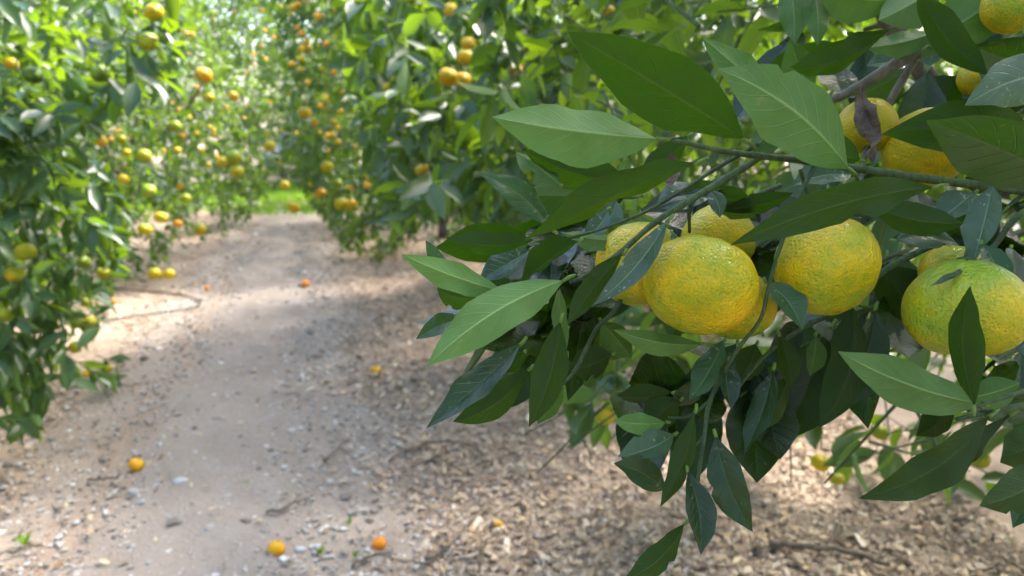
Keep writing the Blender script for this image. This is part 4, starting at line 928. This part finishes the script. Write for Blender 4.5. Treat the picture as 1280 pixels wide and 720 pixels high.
# sticks
for i, (pts, th, lab) in enumerate([([(530, 708), (560, 690), (590, 660), (612, 640)], 6, 'grey stick slanting up through the chips at the lower edge'), ([(505, 570), (545, 560), (585, 565), (604, 575)], 5, 'dark forked stick lying at the path border'),
        ([(530, 585), (548, 576), (560, 566)], 4, 'short dark stick below the forked one'), ([(335, 648), (365, 640), (390, 628)], 5, 'straight dark twig above the biggest fallen fruit'), ([(440, 715), (470, 703), (500, 712), (540, 716)], 5, 'dark twig along the bottom edge below the weeds'),
        ([(110, 607), (130, 605), (152, 606)], 4, 'thin twig left of the flat white stone'), ([(405, 582), (425, 568), (436, 556)], 4, 'bent twig in the middle of the dirt'), ([(960, 688), (1010, 695), (1060, 702), (1110, 716)], 11, 'thick pale stick half buried in chips near the lower right corner'),
        ([(1035, 690), (1046, 670), (1050, 645)], 6, 'tan stick standing out of the chips'), ([(1190, 660), (1230, 640), (1255, 626)], 5, 'thin stick at the right corner under the leaves'), ([(600, 712), (602, 690), (598, 668)], 4, 'short upright looking twig in the chips'), ([(52, 690), (20, 696), (-10, 706)], 5, 'dark twig in the grass at the lower left corner')]):
    W3 = np.array([on_ground(x, y) for x, y in pts]); sc = (W3[:, 1]).mean()/math.cos(PITCH)/F*th*.5
    W3[:, 2] += sc+.016+.006*np.arange(len(W3)) % .018
    S = spline(W3, 5)+rng.normal(0, .004, (5*(len(W3)-1)+1, 3)); V, t, q = tube(S, np.linspace(sc, sc*.5, len(S)), 7, .3)
    obj('stick', mesh_np('stick', V, t, q, mats=[M_STICK]), None, None, lab, 'stick', 'dead sticks on the ground')
# hose loop
W3 = np.array([on_ground(x, y) for x, y in [(60, 411), (100, 408), (130, 405), (165, 399), (205, 393), (240, 388), (251, 382), (240, 375), (222, 371), (195, 368), (165, 366), (130, 362), (100, 360)]]); W3[:, 2] += .02
S = spline(W3, 6); V, t, q = tube(S+rng.normal(0, .006, S.shape)*[1, 1, .3], .006, 8)
obj('irrigation_hose', mesh_np('irrigation_hose', V, t, q, mats=[M_HOSE]), None, None, 'thin dark irrigation hose bent into a loop at the path edge', 'hose')

# ------------------------------------------------------------------ grass, weeds
def blades(centers, n, spread, h, seed):
    g = np.random.default_rng(seed); c = centers[g.integers(len(centers), size=n)]
    B = np.stack([c[:, 0]+spread*g.standard_normal(n), c[:, 1]+spread*g.standard_normal(n)], -1); B = np.column_stack([B, height(B[:, 0], B[:, 1])])
    A = unit(np.stack([.5*g.standard_normal(n), .5*g.standard_normal(n), np.ones(n)], -1)); N = unit(np.cross(A, g.standard_normal((n, 3))))
    L = h*(.5+g.random(n)); return B, A, N, L, L*.10
gc = np.stack([g3.uniform(-7.5, -2.6, 400), g3.uniform(11.6, 17, 400)], -1)
B, A, N, L, W = blades(gc, 14000, .25, .09, 3); W = W*1.6
obj('grass', crown_mesh('grass', B, A, N, L, W, M_WEED), kind='stuff', label='sunlit green grass at the end of the path', cat='grass')
for i, (px, py, n, h, lab) in enumerate([(436, 658, 26, .035, 'tiny green weed between the two nearest fallen fruits'), (400, 694, 30, .03, 'low weed patch right of the biggest fallen fruit'), (445, 700, 22, .03, 'low weed patch below the deep orange windfall'), (30, 684, 24, .045, 'grass tuft at the lower left corner'), (308, 607, 12, .025, 'single small weed right of the long pale stone')]):
    p = on_ground(px, py); B, A, N, L, W = blades(np.array([[0, 0.0]]), max(6, n//2), .003, h*.8, 60+i); B[:, 2] = 0; W = W*2
    obj('weed', crown_mesh('weed', B, A, N, L, W, M_WEED), None, Matrix.Translation(Vector((p[0], p[1], p[2]+.008))), lab, 'weed', 'small weeds on the path')

# ------------------------------------------------------------------ car glimpsed beyond the grass
cr = empty('parked_car', (-5.5, 19.6, 0), 'blue grey car glimpsed through leaves beyond the grass', 'car')
def prism(name, prof, x0, x1, mat, inset=0.0):
    n = len(prof); P = np.array(prof, float); V = np.vstack([np.column_stack([np.full(n, x0+inset), P]), np.column_stack([np.full(n, x1-inset), P])])
    me = bpy.data.meshes.new(name); me.from_pydata(V.tolist(), [], [tuple(range(n)), tuple(range(2*n-1, n-1, -1))]+[(i, n+i, n+(i+1) % n, (i+1) % n) for i in range(n)]); me.materials.append(mat)
    return obj(name, me, cr)
# seen from the front: y along the car, z up
prism('body', [(0, .25), (0, .55), (.08, .68), (1.1, .86), (3.9, .88), (4.1, .7), (4.1, .25)], -.82, .82, M_PAINT)
prism('cabin', [(1.0, .862), (1.75, 1.36), (3.1, 1.40), (3.85, .885)], -.72, .72, M_PAINT)
prism('windscreen', [(1.05, .93), (1.66, 1.325), (1.64, 1.335), (1.03, .94)], -.62, .62, M_GLASS)
for s in (-1, 1):
    prism('headlight', [(-.02, .52), (-.02, .64), (.05, .66), (.05, .52)], s*.58-.16, s*.58+.16, M_LAMP)
    for y in (.75, 3.3):
        V, t, q = tube(np.array([[s*.70, y, .31], [s*.845, y, .31]]), .31, 20); wh = obj('wheel', mesh_np('wheel', V, t, q, mats=[M_TYRE], smooth=False), cr)
        V, t, q = tube(np.array([[s*.84, y, .31], [s*.855, y, .31]]), .19, 14); obj('rim', mesh_np('rim', V, t, q, mats=[M_RIM], smooth=False), wh)
